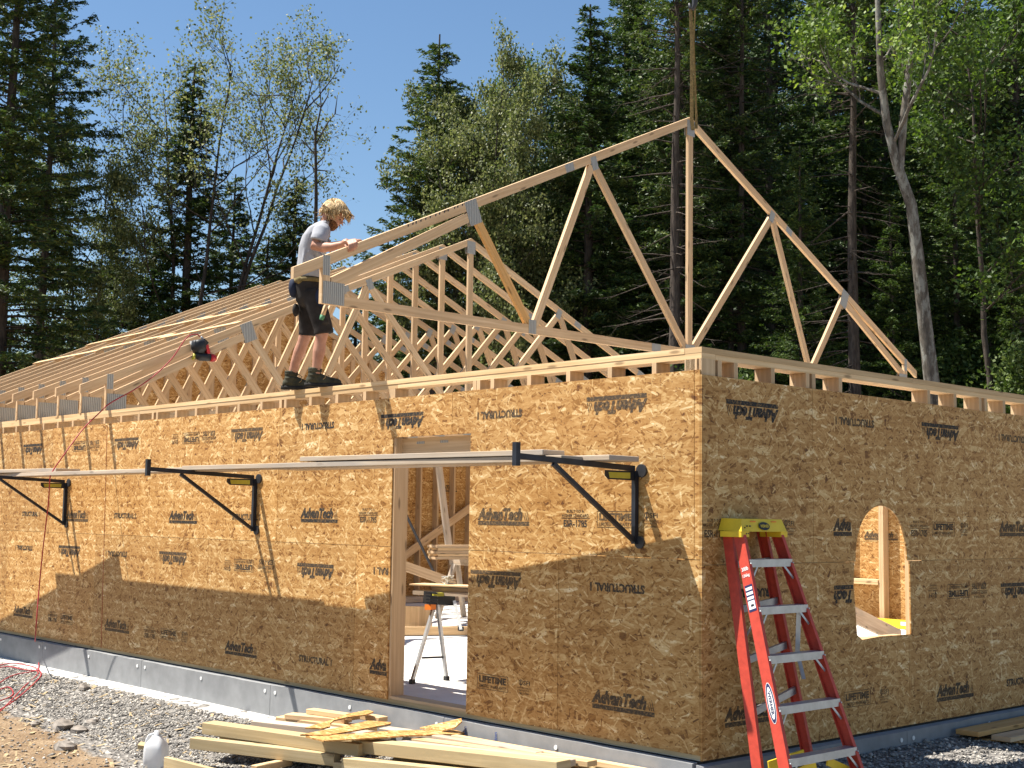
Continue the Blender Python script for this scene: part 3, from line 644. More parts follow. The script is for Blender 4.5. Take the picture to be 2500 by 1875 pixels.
# ------------------------------------------------------------------ wall brackets and scaffold planks
def bracket(x0, label, zt=1.845, lean=0.0):
    root = empty('wall_bracket', (x0, -.012, zt - .25)); tag(root, label, 'scaffold bracket', 'steel scaffold brackets on the long wall')
    inv = Matrix.Translation(-root.location)
    def p(mb, name, mat='black', sm=False):
        o = mb.build(name, M[mat], None, sm); o.data.transform(inv); o.parent = root; return o
    y = -.034; zo = zt + .035
    p(MB().beam((x0, y, 1.34), (x0, y, zt - .02), .034, .034, up=(0, 1, 0)), 'wall_post')
    p(MB().beam((x0, y - .018, zt - .005), (x0, -1.10, zo), .034, .036), 'arm')
    p(MB().beam((x0, -.80, zt - .0), (x0, y - .018, 1.365), .026, .028), 'diagonal_strut')
    p(MB().beam((x0, -1.118, zo - .06), (x0, -1.118, zo + .085), .036, .036, up=(0, 1, 0)), 'end_post')
    g = p(MB().poly([(-.33, zt - .024), (-.05, zt - .022), (-.052, zt - .085), (-.30, zt - .083), (-.33, zt - .06)], .006, 'x'), 'gusset'); g.location.x += x0
    l = MB().poly([(-.30, zt - .036), (-.09, zt - .034), (-.09, zt - .074), (-.29, zt - .074)], .001, 'x').build('warning_label', M['yellowdark'], g); l.data.transform(inv); l.location.x = .0075
    p(MB().tube([(x0 + .045, -.013, zt - .02), (x0 + .045, -.028, zt - .02)], .045, 14), 'wall_pad', 'steelhook')
    p(MB().tube([(x0 + .03, -.013, 1.35), (x0 + .03, -.026, 1.35)], .042, 14), 'wall_pad', 'steelhook')
    return root
bracket(-.54, 'dark steel wall bracket right of the door opening, nearest the corner')
bracket(-5.29, 'dark steel wall bracket midway along the long wall, left of the door')
bracket(-9.37, 'dark steel wall bracket nearest the left edge beside the red hose')
def plank(A, B, wd, ht, label, mat='grey_lumber', name='scaffold_plank', cat='plank', group='planks on the wall brackets', ca=0):
    A, B = Vector(A), Vector(B); c = (A + B) / 2; d = (B - A).normalized()
    o = MB().beam(A - c, B - c, wd, ht, (0, 0, 1)).build(name, M[mat], None, bevel=.003); o.location = c
    return tag(o, label, cat, group)
plank((-.58, -.545, 1.885), (-5.45, -.56, 1.905), .286, .038, 'long lower plank running past the door opening to the right bracket')
plank((-.36, -.335, 1.893), (-4.0, -.525, 1.886), .30, .034, 'inner plank nearest the wall, its dark end sticking out beyond the right bracket')
plank((-.74, -.60, 1.926), (-3.55, -.60, 1.944), .20, .036, 'upper plank lying on the long lower plank above the door opening')
plank((-4.62, -.535, 1.893), (-10.05, -.53, 1.898), .27, .038, 'grey plank spanning the middle and left brackets')
plank((-8.38, -.455, 1.938), (-12.4, -.82, 1.945), .286, .038, 'upper left plank running out of the picture on the left')

# ------------------------------------------------------------------ lumber pile
def lumw(A, B, wd, ht, label, mat='pt_lumber'):
    A, B = Vector(A), Vector(B); d = (B - A).normalized(); side = Vector((0, 0, 1)).cross(d).normalized(); side = side if side.y > 0 else -side
    off = side * wd / 2 - Vector((0, 0, ht / 2)); A, B = A + off, B + off; c = (A + B) / 2
    o = MB().beam(A - c, B - c, wd, ht).build('lumber_board', M[mat], None, bevel=.003); o.location = c
    return tag(o, label, 'board', 'loose boards in the lumber pile')
def lum(a, b, za, zb, wd, ht, label, mat='pt_lumber', name='lumber_board', group='loose boards in the lumber pile', cat='board'):
    A = onplane(a[0], a[1], 2, za); B = onplane(b[0], b[1], 2, zb); d = (B - A).normalized(); side = Vector((0, 0, 1)).cross(d).normalized()
    if side.y < 0: side = -side
    off = side * wd / 2 - Vector((0, 0, ht / 2)); A, B = A + off, B + off; c = (A + B) / 2
    o = MB().beam(A - c, B - c, wd, ht).build(name, M[mat], None, bevel=.003); o.location = c
    return tag(o, label, cat, group)
lum((493, 1764), (875, 1817), -.145, -.155, .14, .089, 'thick squared timber with its blunt left end raised at the back of the pile')
lum((463, 1801), (815, 1842), -.235, -.245, .089, .085, 'knotted squared timber in front of and below the blunt raised one')
lum((400, 1848), (560, 1888), -.30, -.31, .04, .12, 'short board nearest the plastic jug')
lumw((-2.72, -.74, -.148), (-.72, -.56, -.045), .14, .089, 'thick timber starting at the middle of the pile and running right')
lumw((-2.40, -.585, -.135), (-.78, -.425, -.062), .11, .045, 'weathered board between the thick middle timber and the pale board', 'grey_lumber')
lumw((-2.55, -.93, -.235), (-1.05, -.80, -.140), .089, .085, 'bottom front timber running out of the frame below the thick middle one')
lumw((-2.38, -.44, -.125), (-.70, -.30, -.068), .10, .038, 'pale board behind the thick middle timber', 'plate_lumber')
lumw((-2.28, -.32, -.100), (-1.20, -.29, -.080), .08, .038, 'short greyish board on top near the foam', 'grey_lumber')
lumw((-2.20, -.20, -.10), (-.30, -.135, -.088), .06, .038, 'longest pale board closest to the foam on the right', 'plate_lumber')
lum((925, 1778), (1120, 1804), -.150, -.16, .13, .038, 'pinkish board mostly hidden beneath the long OSB strip', 'grey_lumber')
lum((612, 1760), (930, 1795), -.150, -.155, .14, .05, 'wide pale board lying behind the blunt raised timber', 'grey_lumber')
lum((672, 1750), (900, 1778), -.13, -.14, .12, .04, 'pale board between the wide board and the footing', 'plate_lumber')
lum((694, 1744), (840, 1756), -.10, -.10, .13, .038, 'short offcut stacked near the foam, under the curved scrap', 'lumber')
lum((747, 1731), (860, 1747), -.06, -.06, .09, .038, 'small offcut on top at the back of the pile', 'plate_lumber')
lum((860, 1742), (925, 1752), -.08, -.08, .10, .038, 'stubby offcut touching the foam behind the curved scrap', 'plate_lumber')
lum((613, 1868), (700, 1850), -.33, -.33, .06, .05, 'cross block under the front timbers', 'plate_lumber')
lumw((-2.75, -.86, -.30), (-.75, -.62, -.20), .30, .14, 'dark shaded timber at the bottom of the pile')
lumw((-2.5, -.50, -.19), (-.75, -.34, -.13), .34, .16, 'large squared timber buried under the right half of the pile')
lum((535, 1793), (800, 1830), -.24, -.245, .12, .089, 'shaded timber directly under the blunt raised one')
def scrap(pts, zs, label, cat='scrap', group='OSB offcuts on the lumber pile'):
    P = [onplane(a, b, 1, z - 10) if z > 5 else onplane(a, b, 2, z) for (a, b), z in zip(pts, zs)]; c = sum(P, Vector()) / len(P); n = len(P)
    vs = [p - c for p in P] + [p - c - Vector((0, 0, .011)) for p in P]
    fs = [list(range(n)), list(range(n, 2 * n))[::-1]] + [(i, i + n, (i + 1) % n + n, (i + 1) % n) for i in range(n)]
    mb = MB(); mb.add(vs, fs, [[(vs[i].x, vs[i].y + vs[i].z) for i in f] for f in fs]); o = mb.build('osb_scrap', M['osb']); o.location = c
    bm = bmesh.new(); bm.from_mesh(o.data); bmesh.ops.recalc_face_normals(bm, faces=bm.faces); bm.to_mesh(o.data); bm.free()
    return tag(o, label, cat, group)
scrap([(745, 1776), (787, 1778), (806, 1773), (806, 1766), (815, 1758), (845, 1751), (895, 1744), (912, 1737), (898, 1733), (850, 1742), (800, 1760)], [-.10, -.10, -.09, -.085, -.075, -.06, -.045, -.04, -.04, -.055, -.08], 'curved OSB offcut with a rounded notch, highest on the pile')
scrap([(733, 1793), (800, 1794), (870, 1782), (953, 1767), (955, 1763), (900, 1759), (830, 1775)], [-.10, -.10, -.09, -.08, -.08, -.075, -.09], 'wide pointed OSB strip below the notched one')
scrap([(746, 1797), (790, 1808), (880, 1803), (1000, 1795), (1120, 1791), (1141, 1787), (1100, 1781), (960, 1783), (880, 1790)], [-.11, -.11, -.105, -.10, -.095, -.095, -.09, -.09, -.10], 'long thin OSB strip lying across the timbers')
scrap([(1025, 1776), (1080, 1782), (1110, 1776), (1128, 1760), (1126, 1753), (1085, 1763)], [9.86, 9.82, 9.86, 9.91, 9.915, 9.89], 'half-moon OSB offcut leaning on the foam board')
# boards by the gable wall
def lum2(A, B, wd, ht, label, cat='board', mat='lumber'):
    A, B = Vector(A), Vector(B); c = (A + B) / 2; o = MB().beam(A - c, B - c, wd, ht).build('lumber_board', M[mat], None, bevel=.003); o.location = c
    return tag(o, label, cat, 'boards lying at the foot of the gable wall')
lum2((.20, 2.92, -.085), (.20, 5.3, -.075), .19, .038, 'flat board against the foam at the foot of the gable wall', mat='amber_lumber')
lum2((.40, 3.06, -.115), (.46, 5.3, -.10), .16, .038, 'nail-studded board beside the flat one at the foot of the gable wall')
for k, (y, dx) in enumerate(((3.35, -.02), (3.42, .02), (3.22, -.05))): pass
o = MB().poly([(.2, 3.0), (.62, 3.25), (.7, 4.2), (.25, 4.6)], .011, 'z').build('osb_scrap', M['osb']); o.location.z = -.145; tag(o, 'thin OSB offcut under the two boards at the gable wall', 'scrap')

# ------------------------------------------------------------------ rocks, jug, block
def rock(px, py, zz, s, label, seed):
    rs = random.Random(seed); c = onplane(px, py, 2, zz); mb = MB(); mb.ball((0, 0, 0), 1, 7, 5, (s[0], s[1], s[2]), .45, rs)
    bm = bmesh.new(); me = mb.mesh('rock', M['rock']); bm.from_mesh(me); bmesh.ops.remove_doubles(bm, verts=bm.verts, dist=.012); bmesh.ops.recalc_face_normals(bm, faces=bm.faces); bm.to_mesh(me); bm.free()
    o = link('rock', me); o.location = (c.x, c.y, float(gz(np.float64(c.x), np.float64(c.y))) + s[2] * .45); o.rotation_euler[2] = rs.uniform(-.6, .6)
    return tag(o, label, 'rock', 'rocks on the gravel')
rock(205, 1690, -.33, (.10, .07, .045), 'brown stone lying alone close to the footing', 1)
rock(151, 1762, -.40, (.12, .10, .065), 'jagged dark stone with a pale top, left of the flat slab stone', 2)
rock(196, 1768, -.40, (.10, .08, .04), 'flat slab stone just right of the jagged one', 3)
rock(226, 1755, -.40, (.07, .05, .03), 'small yellowish stone at the right end of the stone group', 4)
rock(86, 1756, -.41, (.055, .04, .03), 'small brown stone left of the stone group', 5)
rock(160, 1822, -.44, (.10, .08, .05), 'rounded stone on the bare dirt, lowest in the picture', 6)
rock(133, 1778, -.43, (.05, .04, .02), 'thin dark stone chip below the jagged stone', 7)
jc = onplane(380, 1868, 2, -.44); gzj = float(gz(np.float64(jc.x), np.float64(jc.y)))
jug = empty('plastic_jug', (jc.x, jc.y, gzj)); jug.rotation_euler[2] = R(35); jug.scale = (1.12, 1.12, 1.14); tag(jug, 'white translucent plastic gallon jug standing at the left end of the lumber pile', 'jug')
mb = MB(); vs = []; prof = [(0, .062, .062), (.01, .071, .071), (.08, .073, .073), (.14, .072, .072), (.165, .066, .066), (.195, .050, .052), (.22, .030, .030), (.228, .019, .019), (.255, .019, .019)]
n = 20
for z, a, b in prof:
    e = .42 if z < .17 else (.7 if z < .21 else 1)
    for k in range(n):
        t_ = 2 * math.pi * k / n; cx, sx_ = math.cos(t_), math.sin(t_)
        vs.append((a * math.copysign(abs(cx) ** e, cx), b * math.copysign(abs(sx_) ** e, sx_), z))
fs = [tuple(range(n))[::-1], tuple(range(len(vs) - n, len(vs)))]
for i in range(len(prof) - 1):
    for k in range(n): fs.append((i * n + k, i * n + (k + 1) % n, (i + 1) * n + (k + 1) % n, (i + 1) * n + k))
mb.add(vs, fs); mb.build('bottle', M['jug'], jug, True)
MB().tube([(-.020, 0, .235), (-.055, 0, .222), (-.074, 0, .19), (-.078, 0, .15), (-.070, 0, .125)], [.008, .010, .011, .011, .010], 8).build('handle', M['jug'], jug, True)
MB().ball((0, 0, .012), .058, 12, 6, (1, 1, .2), .3).build('dried_dirt', M['rock'], jug)
bc_ = onplane(352, 1815, 2, -.40); o = MB().beam((-.045, 0, 0), (.045, 0, 0), .06, .038).build('wood_block', M['pt_lumber'], None, bevel=.002)
o.location = (bc_.x, bc_.y, float(gz(np.float64(bc_.x), np.float64(bc_.y))) + .05); o.rotation_euler = (.35, .1, .7); tag(o, 'small greenish wood block tilted behind the plastic jug', 'wood block')

# ------------------------------------------------------------------ stepladder leaning on the gable wall
lad = empty('stepladder', (.55, .36, 0)); tag(lad, 'red fibreglass stepladder with a yellow top leaning against the gable wall', 'ladder')
li = Matrix.Translation(-lad.location)
TL, TR_ = Vector((.160, .165, 1.44)), Vector((.160, .585, 1.44)); BL, BR = Vector((.715, -.06, -.13)), Vector((.715, .715, -.13))
def lp(mb, name, mat, par=None, sm=False):
    o = mb.build(name, M[mat], None, sm); o.data.transform(li); o.parent = par or lad; return o
def channel(A, B, depth, fl, out, fwd, name, th=.006):
    # C-section rail: web faces outward (out), flanges point inward
    A, B = Vector(A), Vector(B); d = (B - A).normalized(); fwd = (fwd - d * fwd.dot(d)).normalized(); out = d.cross(fwd) * (1 if d.cross(fwd).dot(out) > 0 else -1)
    sec = [(0, -depth / 2), (0, depth / 2), (-fl, depth / 2), (-fl, depth / 2 - th), (-th, depth / 2 - th), (-th, -depth / 2 + th), (-fl, -depth / 2 + th), (-fl, -depth / 2)]
    mb = MB(); vs = [P + out * a + fwd * b for P in (A, B) for a, b in sec]; n = 8
    fs = [tuple(range(8)), tuple(range(8, 16))[::-1]] + [(i, i + 8, (i + 1) % 8 + 8, (i + 1) % 8) for i in range(8)]
    mb.add(vs, fs); o = lp(mb, name, 'fibreglass')
    bm = bmesh.new(); bm.from_mesh(o.data); bmesh.ops.recalc_face_normals(bm, faces=bm.faces); bm.to_mesh(o.data); bm.free(); return o
fw = Vector((1, 0, .35))
rl = channel(TL, BL, .078, .028, Vector((0, -1, 0)), fw, 'front_rail'); rr = channel(TR_, BR, .078, .028, Vector((0, 1, 0)), fw, 'front_rail')
rTL, rTR = Vector((.055, .185, 1.44)), Vector((.055, .575, 1.44)); rBL, rBR = Vector((.40, .06, -.12)), Vector((.34, .66, .02))
channel(rTL, rBL, .075, .026, Vector((0, -1, 0)), Vector((1, 0, .25)), 'rear_rail'); channel(rTR, rBR, .075, .026, Vector((0, 1, 0)), Vector((1, 0, .25)), 'rear_rail')
cap = MB(); x0_, x1_ = .012, .215
def capbox(mb, za, zb, ia, ib, jag):
    pass
vs = [(.012, .155, 1.440), (.215, .135, 1.435), (.215, .615, 1.435), (.012, .605, 1.440), (.022, .175, 1.518), (.19, .165, 1.515), (.19, .59, 1.515), (.022, .585, 1.518)]
cap.add(vs, [(0, 3, 2, 1), (4, 5, 6, 7), (0, 1, 5, 4), (1, 2, 6, 5), (2, 3, 7, 6), (3, 0, 4, 7)]); cp = lp(cap, 'top_cap', 'yellow')
# skirts of the cap reaching down the rails
for a, b in (((.10, .118, 1.43), (.10, .225, 1.43)), ((.10, .535, 1.43), (.10, .632, 1.43))):
    lp(MB().beam((.125, a[1] + .02, 1.418), (.125, b[1] - .005, 1.418), .17, .036), 'cap_skirt', 'yellow', cp)
mb = MB(); mb.add([(.2115 + .03 * math.sin(q * .2618) * -.25, .375 + .058 * math.cos(q * .2618), 1.4705 + .026 * math.sin(q * .2618)) for q in range(24)], [tuple(range(24))]); lp(mb, 'badge', 'blackplastic', cp)
def textobj(body, wd, ht, mat, parent, mw, shear=0, off=.002, name='lettering'):
    mb = MB(); put(mb, body, 0, 0, wd, ht, shear, off); me = mb.mesh(name, M[mat]); me.transform(mw); me.transform(li if parent in lad.children_recursive else Matrix()); o = link(name, me, parent); return o
XF = Matrix.Translation((.2150, .375, 1.471)) @ Matrix.Rotation(R(90), 4, 'Z') @ Matrix.Rotation(R(-15), 4, 'X')
textobj('WERNER', .088, .020, 'yellow', cp, XF, .1, .002)
for y in (.28, .50): lp(MB().box(.1985, .2005, y - .035, y + .02, 1.496, 1.503), 'slot', 'orange', cp)
for y, z in ((.175, 1.46), (.20, 1.47), (.23, 1.47), (.19, 1.422), (.21, 1.422)): lp(MB().tube([(.205, y, z - .0), (.2125, y, z)], .005, 6), 'rivet', 'steelhook', cp)
# steps with diagonal supports
dirL, dirR = (BL - TL), (BR - TR_)
for k in range(5):
    t_ = (.215 + .305 * k) / 1.66; A = TL.lerp(BL, t_); B = TR_.lerp(BR, t_); A.y += .010; B.y -= .010
    st = lp(MB().beam(A + Vector((.0, 0, 0)), B, .082, .048, up=(.0, 0, 1)), 'step', 'alu')
    for P, s_ in ((A, 1), (B, -1)):
        lp(MB().beam(P + Vector((.034, s_ * .085, -.016)), P + Vector((.052, s_ * .006, -.10)), .014, .004, up=(1, 0, 0)), 'step_brace', 'alu', st)
        lp(MB().tube([P + Vector((.045, 0, 0)), P + Vector((.052, 0, 0))], .005, 6), 'rivet', 'alu', st)
for t_ in (.14, .32, .52, .72):
    A = rTL.lerp(rBL, t_); B = rTR.lerp(rBR, t_); A.y += .01; B.y -= .01
    lp(MB().beam(A, B, .022, .045), 'rear_crossbar', 'alu')
lp(MB().beam((.30, .17, .90), (.21, .185, .78), .018, .004), 'spreader', 'alu'); lp(MB().beam((.335, .57, .92), (.30, .60, .62), .03, .004), 'spreader', 'alu')
lp(MB().beam((.30, .60, .66), (.36, .585, .50), .03, .005), 'spreader', 'alu')
for P in (BL, BR): lp(MB().beam(P + Vector((0, 0, .05)), P + Vector((.0, 0, -.06)), .05, .09, up=(1, 0, 0)), 'foot', 'blackplastic')
# yellow corner braces at the bottom step
t_ = (.215 + .305 * 4) / 1.66; A = TL.lerp(BL, t_); B = TR_.lerp(BR, t_)
lp(MB().beam((A.x - .02, A.y + .012, A.z - .11), (A.x + .02, A.y + .30, A.z - .035), .012, .05), 'corner_brace', 'yellow')
lp(MB().beam((B.x - .02, B.y - .012, B.z - .13), (B.x + .02, B.y - .30, B.z - .035), .012, .05), 'corner_brace', 'yellow')
lp(MB().beam((.44, .10, .02), (.50, .38, .07), .012, .06), 'corner_brace', 'yellow')
# decals on the left front rail (outer face looks towards -Y)
dl = (BL - TL).normalized(); fwn = (fw - dl * fw.dot(dl)).normalized(); out = dl.cross(fwn); out = out if out.y < 0 else -out
def onrail(t0, off): return TL + dl * t0 + fwn * off + out * .0012
def decal(t0, t1, o0, o1, mat, name, lift=0.0):
    P = [onrail(t0, o0) + out * lift, onrail(t0, o1) + out * lift, onrail(t1, o1) + out * lift, onrail(t1, o0) + out * lift]
    mb = MB(); mb.add(P, [(0, 1, 2, 3)]); return lp(mb, name, mat, rl)
decal(.36, .53, -.030, .030, 'navy', 'decal')
for a in (.375, .405, .435): decal(a, a + .018, -.026, .026, 'white', 'decal', .0005)
decal(.462, .515, -.026, .026, 'white', 'decal', .0005); decal(.485, .50, -.008, .016, 'black', 'decal', .001)
c0 = onrail(1.10, 0)
def ell(a, b, mat, lift):
    mb = MB(); mb.add([c0 + dl * a * math.cos(q * .2618) + fwn * b * math.sin(q * .2618) + out * lift for q in range(24)], [tuple(range(24))]); return lp(mb, 'brand_badge', mat, rl)
ell(.125, .030, 'white', .0004); ell(.121, .027, 'navy', .0008); ell(.098, .019, 'white', .0012)
XR = Matrix((dl, -out, -fwn)).transposed().to_4x4()   # text x along rail downwards
XR = Matrix((dl, -out, fwn * 1.0)).transposed().to_4x4(); XR.translation = c0 + out * .0018
textobj('WERNER', .15, .022, 'navy', rl, XR, -.15, .003)
for body, t_ , w2 in (('300lb', .255, .052), ('136kg', .30, .055)):
    XD = Matrix((fwn, -out, -dl)).transposed().to_4x4(); XD.translation = onrail(t_, 0) + out * .001; textobj(body, w2, .026, 'white', rl, XD, 0, .002)

# ------------------------------------------------------------------ hose and nail gun
def tubething(name, pts, r, mat, label, cat, n=6):
    P = []; pts = [Vector(p) for p in pts]
    for i in range(len(pts) - 1):
        p0, p1, p2, p3 = pts[max(i - 1, 0)], pts[i], pts[i + 1], pts[min(i + 2, len(pts) - 1)]
        for k in range(6):
            t = k / 6; P.append(.5 * ((2 * p1) + (p2 - p0) * t + (2 * p0 - 5 * p1 + 4 * p2 - p3) * t * t + (-p0 + 3 * p1 - 3 * p2 + p3) * t ** 3))
    P.append(pts[-1]); c = P[0].copy(); o = MB().tube([p - c for p in P], r, n).build(name, M[mat], None, True); o.location = c; return tag(o, label, cat)
g0 = onplane(478, 816, 0, -8.47)
hp = [onplane(488, 822, 0, -8.47), g0, onplane(455, 825, 0, -8.44), onplane(420, 875, 0, -8.44), onplane(375, 918, 0, -8.44), onplane(330, 950, 0, -8.44), onplane(290, 972, 0, -8.45), onplane(262, 989, 1, -.03), onplane(248, 1003, 1, -.10), onplane(205, 1045, 1, -.28), onplane(160, 1105, 1, -.52), onplane(130, 1148, 1, -.63), onplane(122, 1168, 1, -.66), onplane(118, 1230, 1, -.60), onplane(106, 1330, 1, -.56), onplane(96, 1430, 1, -.55), onplane(86, 1560, 1, -.55)]
for px, py in ((85, 1600), (94, 1638), (80, 1652), (20, 1656), (-60, 1690), (-20, 1720), (60, 1672), (93, 1655), (60, 1648), (0, 1640), (-70, 1662), (-50, 1700), (10, 1698), (90, 1668), (97, 1652), (70, 1638), (10, 1634), (-60, 1650), (-90, 1690), (-30, 1690), (30, 1680), (20, 1668), (-20, 1672)):
    p = onplane(px, py, 2, -.33); p.z = float(gz(np.float64(p.x), np.float64(p.y))) + .02; hp.append(p)
tubething('air_hose', hp, .0065, 'hose', 'thin red air hose from the nail gun down to a coil on the gravel', 'hose')
gun = empty('nail_gun', onplane(487, 868, 0, -8.49)); tag(gun, 'black and red nail gun hanging on the nearest standing truss', 'nail gun')
gi = Matrix.Translation(-gun.location); X0 = -8.47
def gp(a, mb, name, mat, sm=True):
    o = mb.build(name, M[mat], None, sm); o.data.transform(gi); o.parent = gun; return o
def q(px, py, x=X0): return onplane(px, py, 0, x)
gp(0, MB().tube([q(484, 829), q(485, 836), q(485, 852), q(484, 862)], [.060, .088, .088, .06], 16), 'coil_magazine', 'blackplastic')
gp(0, MB().tube([q(476, 866), q(490, 871), q(512, 873)], [.04, .05, .042], 12), 'drive_housing', 'blackplastic')
gp(0, MB().tube([q(512, 873), q(520, 874), q(526, 874)], [.044, .048, .036], 14), 'end_cap', 'redplastic')
gp(0, MB().beam(q(503, 842), q(508, 864), .04, .05, up=(1, 0, 0)), 'handle_grip', 'redplastic', False)
gp(0, MB().beam(q(494, 829), q(505, 840), .04, .05, up=(1, 0, 0)), 'handle', 'blackplastic', False)
gp(0, MB().beam(q(470, 832, -8.5), q(473, 856, -8.5), .05, .05, up=(1, 0, 0)), 'magazine_door', 'white', False)
gp(0, MB().tube([q(476, 866), q(470, 878)], [.03, .012], 8), 'nose', 'yellowdark')
gp(0, MB().tube([q(491, 822), q(497, 830)], .012, 8), 'hose_fitting', 'alu')

# ------------------------------------------------------------------ inside the building
wk = empty('workbench', (-4.2, 1.2, 0)); tag(wk, 'folding portable workbench with black clamps and splayed aluminium legs inside the doorway', 'workbench')
wi = Matrix.Translation(-wk.location)
def wp(mb, name, mat, par=None):
    o = mb.build(name, M[mat]); o.data.transform(wi); o.parent = par or wk; return o
Q = lambda px, py, y: onplane(px, py, 1, y)
# the bench runs along +Y-ish; legs splay left/right in the picture
for top, bot, yb in (((1062, 1472), (1006, 1664), .98), ((1068, 1474), (1090, 1656), 1.38), ((1110, 1470), (1125, 1535), 1.9)):
    A = Q(*top, 1.2); B = onplane(bot[0], bot[1], 2, .02) if bot[1] > 1600 else Q(*bot, 2.0)
    lg = wp(MB().beam(A, B, .03, .028, up=(0, 1, 0)), 'leg', 'alu'); wp(MB().beam(B + Vector((0, 0, .02)), B - Vector((0, 0, .02)), .045, .04, up=(0, 1, 0)), 'foot', 'blackplastic', lg)
wp(MB().beam(Q(1030, 1606, 1.1), Q(1086, 1604, 1.3), .012, .018), 'leg_stretcher', 'steelhook')
wp(MB().beam(Q(1042, 1459, 1.1), Q(1102, 1463, 1.35), .14, .11), 'clamp_housing', 'blackplastic')
for k in range(4): wp(MB().beam(Q(1041, 1447 + k * 8, 1.02), Q(1068, 1449 + k * 8, 1.06), .012, .012), 'clamp_rib', 'black')
wp(MB().beam(Q(1043, 1482, 1.12), Q(1058, 1482, 1.12), .06, .05), 'clamp_pad', 'orange')
o = wp(MB().beam(Q(1055, 1451, 1.1), Q(1080, 1451, 1.2), .06, .03), 'clamp_pad', 'yellowdark')
def inner(A, B, wd, ht, label, mat='lumber', name='lumber_board', cat='board', group='boards stacked on the workbench', up=(0, 0, 1)):
    A, B = Vector(A), Vector(B); c = (A + B) / 2; o = MB().beam(A - c, B - c, wd, ht, up).build(name, M[mat]); o.location = c; return tag(o, label, cat, group)
inner((-4.38, 1.20, .795), (-3.2, 1.55, .80), .16, .036, 'brown board clamped across the workbench top', 'grey_lumber')
inner((-4.18, 1.26, .835), (-3.2, 1.56, .84), .14, .038, 'upper brown board with square sockets on the workbench', 'grey_lumber')
o = inner((-4.42, 1.22, .868), (-3.1, 1.6, .872), .24, .012, 'thin pale sheet of wood topping the workbench boards', 'plate_lumber')
rp = MB(); rr_ = random.Random(3); c0 = onplane(1092, 1411, 1, 1.35); c0.z = .905
pts = [c0 + Vector((rr_.uniform(-.06, .06), rr_.uniform(-.05, .05), rr_.uniform(-.03, .05))) for _ in range(34)]
rp.tube([p - c0 for p in pts], .006, 5); o = rp.build('rope_bundle', M['rope']); o.location = c0; tag(o, 'tangled bundle of rope lying on the workbench boards', 'rope')
# far stack of boards on sawhorses
for k in range(5):
    inner((-9.6, 5.62 + .03 * (k % 2), .90 + .042 * k), (-9.0, 8.3, .90 + .042 * k), .30, .037, ('lowest', 'second lowest', 'middle', 'second highest', 'topmost')[k] + ' flat board in the sawhorse stack', 'plate_lumber' if k % 2 else 'lumber', group='boards stacked on the sawhorses')
for nm, y in (('near', 6.25), ('far', 7.7)):
    sh = empty('sawhorse', (-9.4, y, 0)); tag(sh, 'wooden sawhorse under the %s end of the board stack' % nm, 'sawhorse', 'sawhorses under the stacked boards')
    MB().beam((-.5, 0, .83), (.5, 0, .83), .09, .09).build('top_rail', M['grey_lumber'], sh)
    for sx in (-1, 1):
        for sy in (-1, 1): MB().beam((sx * .4, sy * .03, .80), (sx * .5, sy * .26, 0), .038, .089, up=(1, 0, 0)).build('leg', M['grey_lumber'], sh)
o = inner(Q(1013, 1141, 3.5), Q(1022, 1215, 3.3), .04, .089, 'x', group='loose braces inside the building'); bpy.data.objects.remove(o)
def brace(pa, pb, x, wd, ht, label, mat='lumber'):
    return inner(onplane(pa[0], pa[1], 0, x), onplane(pb[0], pb[1], 0, x), wd, ht, label, mat, 'timber_brace', 'brace', 'loose braces inside the building', up=(0, 0, 1) if abs(pa[0] - pb[0]) > abs(pa[1] - pb[1]) else (0, 1, 0))
brace((1071, 1138), (1097, 1345), -11.0, .038, .12, 'near vertical timber brace seen through the door, leaning by the board stack', 'grey_lumber')
brace((960, 1372), (1110, 1425), -9.0, .038, .13, 'wide board sloping down to the right behind the workbench')
o = MB().tube([onplane(991, 1256, 0, -9.5), onplane(1060, 1398, 0, -9.5)], .02, 8); c0 = onplane(991, 1256, 0, -9.5); o.v = [(a - c0.x, b - c0.y, c_ - c0.z) for a, b, c_ in o.v]; o = o.build('metal_pole', M['steelhook']); o.location = c0; tag(o, 'thin grey metal pole crossing the diagonal brace inside the doorway', 'pole')
inner((-8.9, 2.2, .06), (-6.6, 6.2, .06), .14, .10, 'long timber lying on the sunlit slab beyond the workbench', 'plate_lumber', group='timbers lying on the slab')
inner((-13.0, 6.5, .06), (-12.6, 10.4, .06), .14, .09, 'dark timber lying in front of the far gable wall', 'grey_lumber', group='timbers lying on the slab')
for k in range(6): inner((-8.3 + .045 * k, 4.1 + .04 * k, .0), (-8.3 + .045 * k, 4.1 + .04 * k, .34), .038, .16, 'upright offcut %s in the row behind the workbench legs' % ('farthest left', 'second from left', 'third from left', 'third from right', 'second from right', 'farthest right')[k], 'plate_lumber', 'wood_block', 'wood block', 'row of upright offcuts on the slab', up=(1, 1, 0))
# seen through the arched window
lv = inner((-5.75, 10.42, .07), (-3.6, 10.30, .07), .06, .12, 'long yellow spirit level standing on the slab at the far wall', 'yellow', 'spirit_level', 'spirit level', None)
MB().beam((-.16, -.062, .015), (.06, -.068, .015), .004, .05).build('vial_window', M['white'], lv)
inner(onplane(2062, 1490, 0, -2.6), onplane(2196, 1556, 0, -3.2), .038, .17, 'grey wide board sloping across the lower part of the arched window', 'grey_lumber', group='loose braces inside the building')

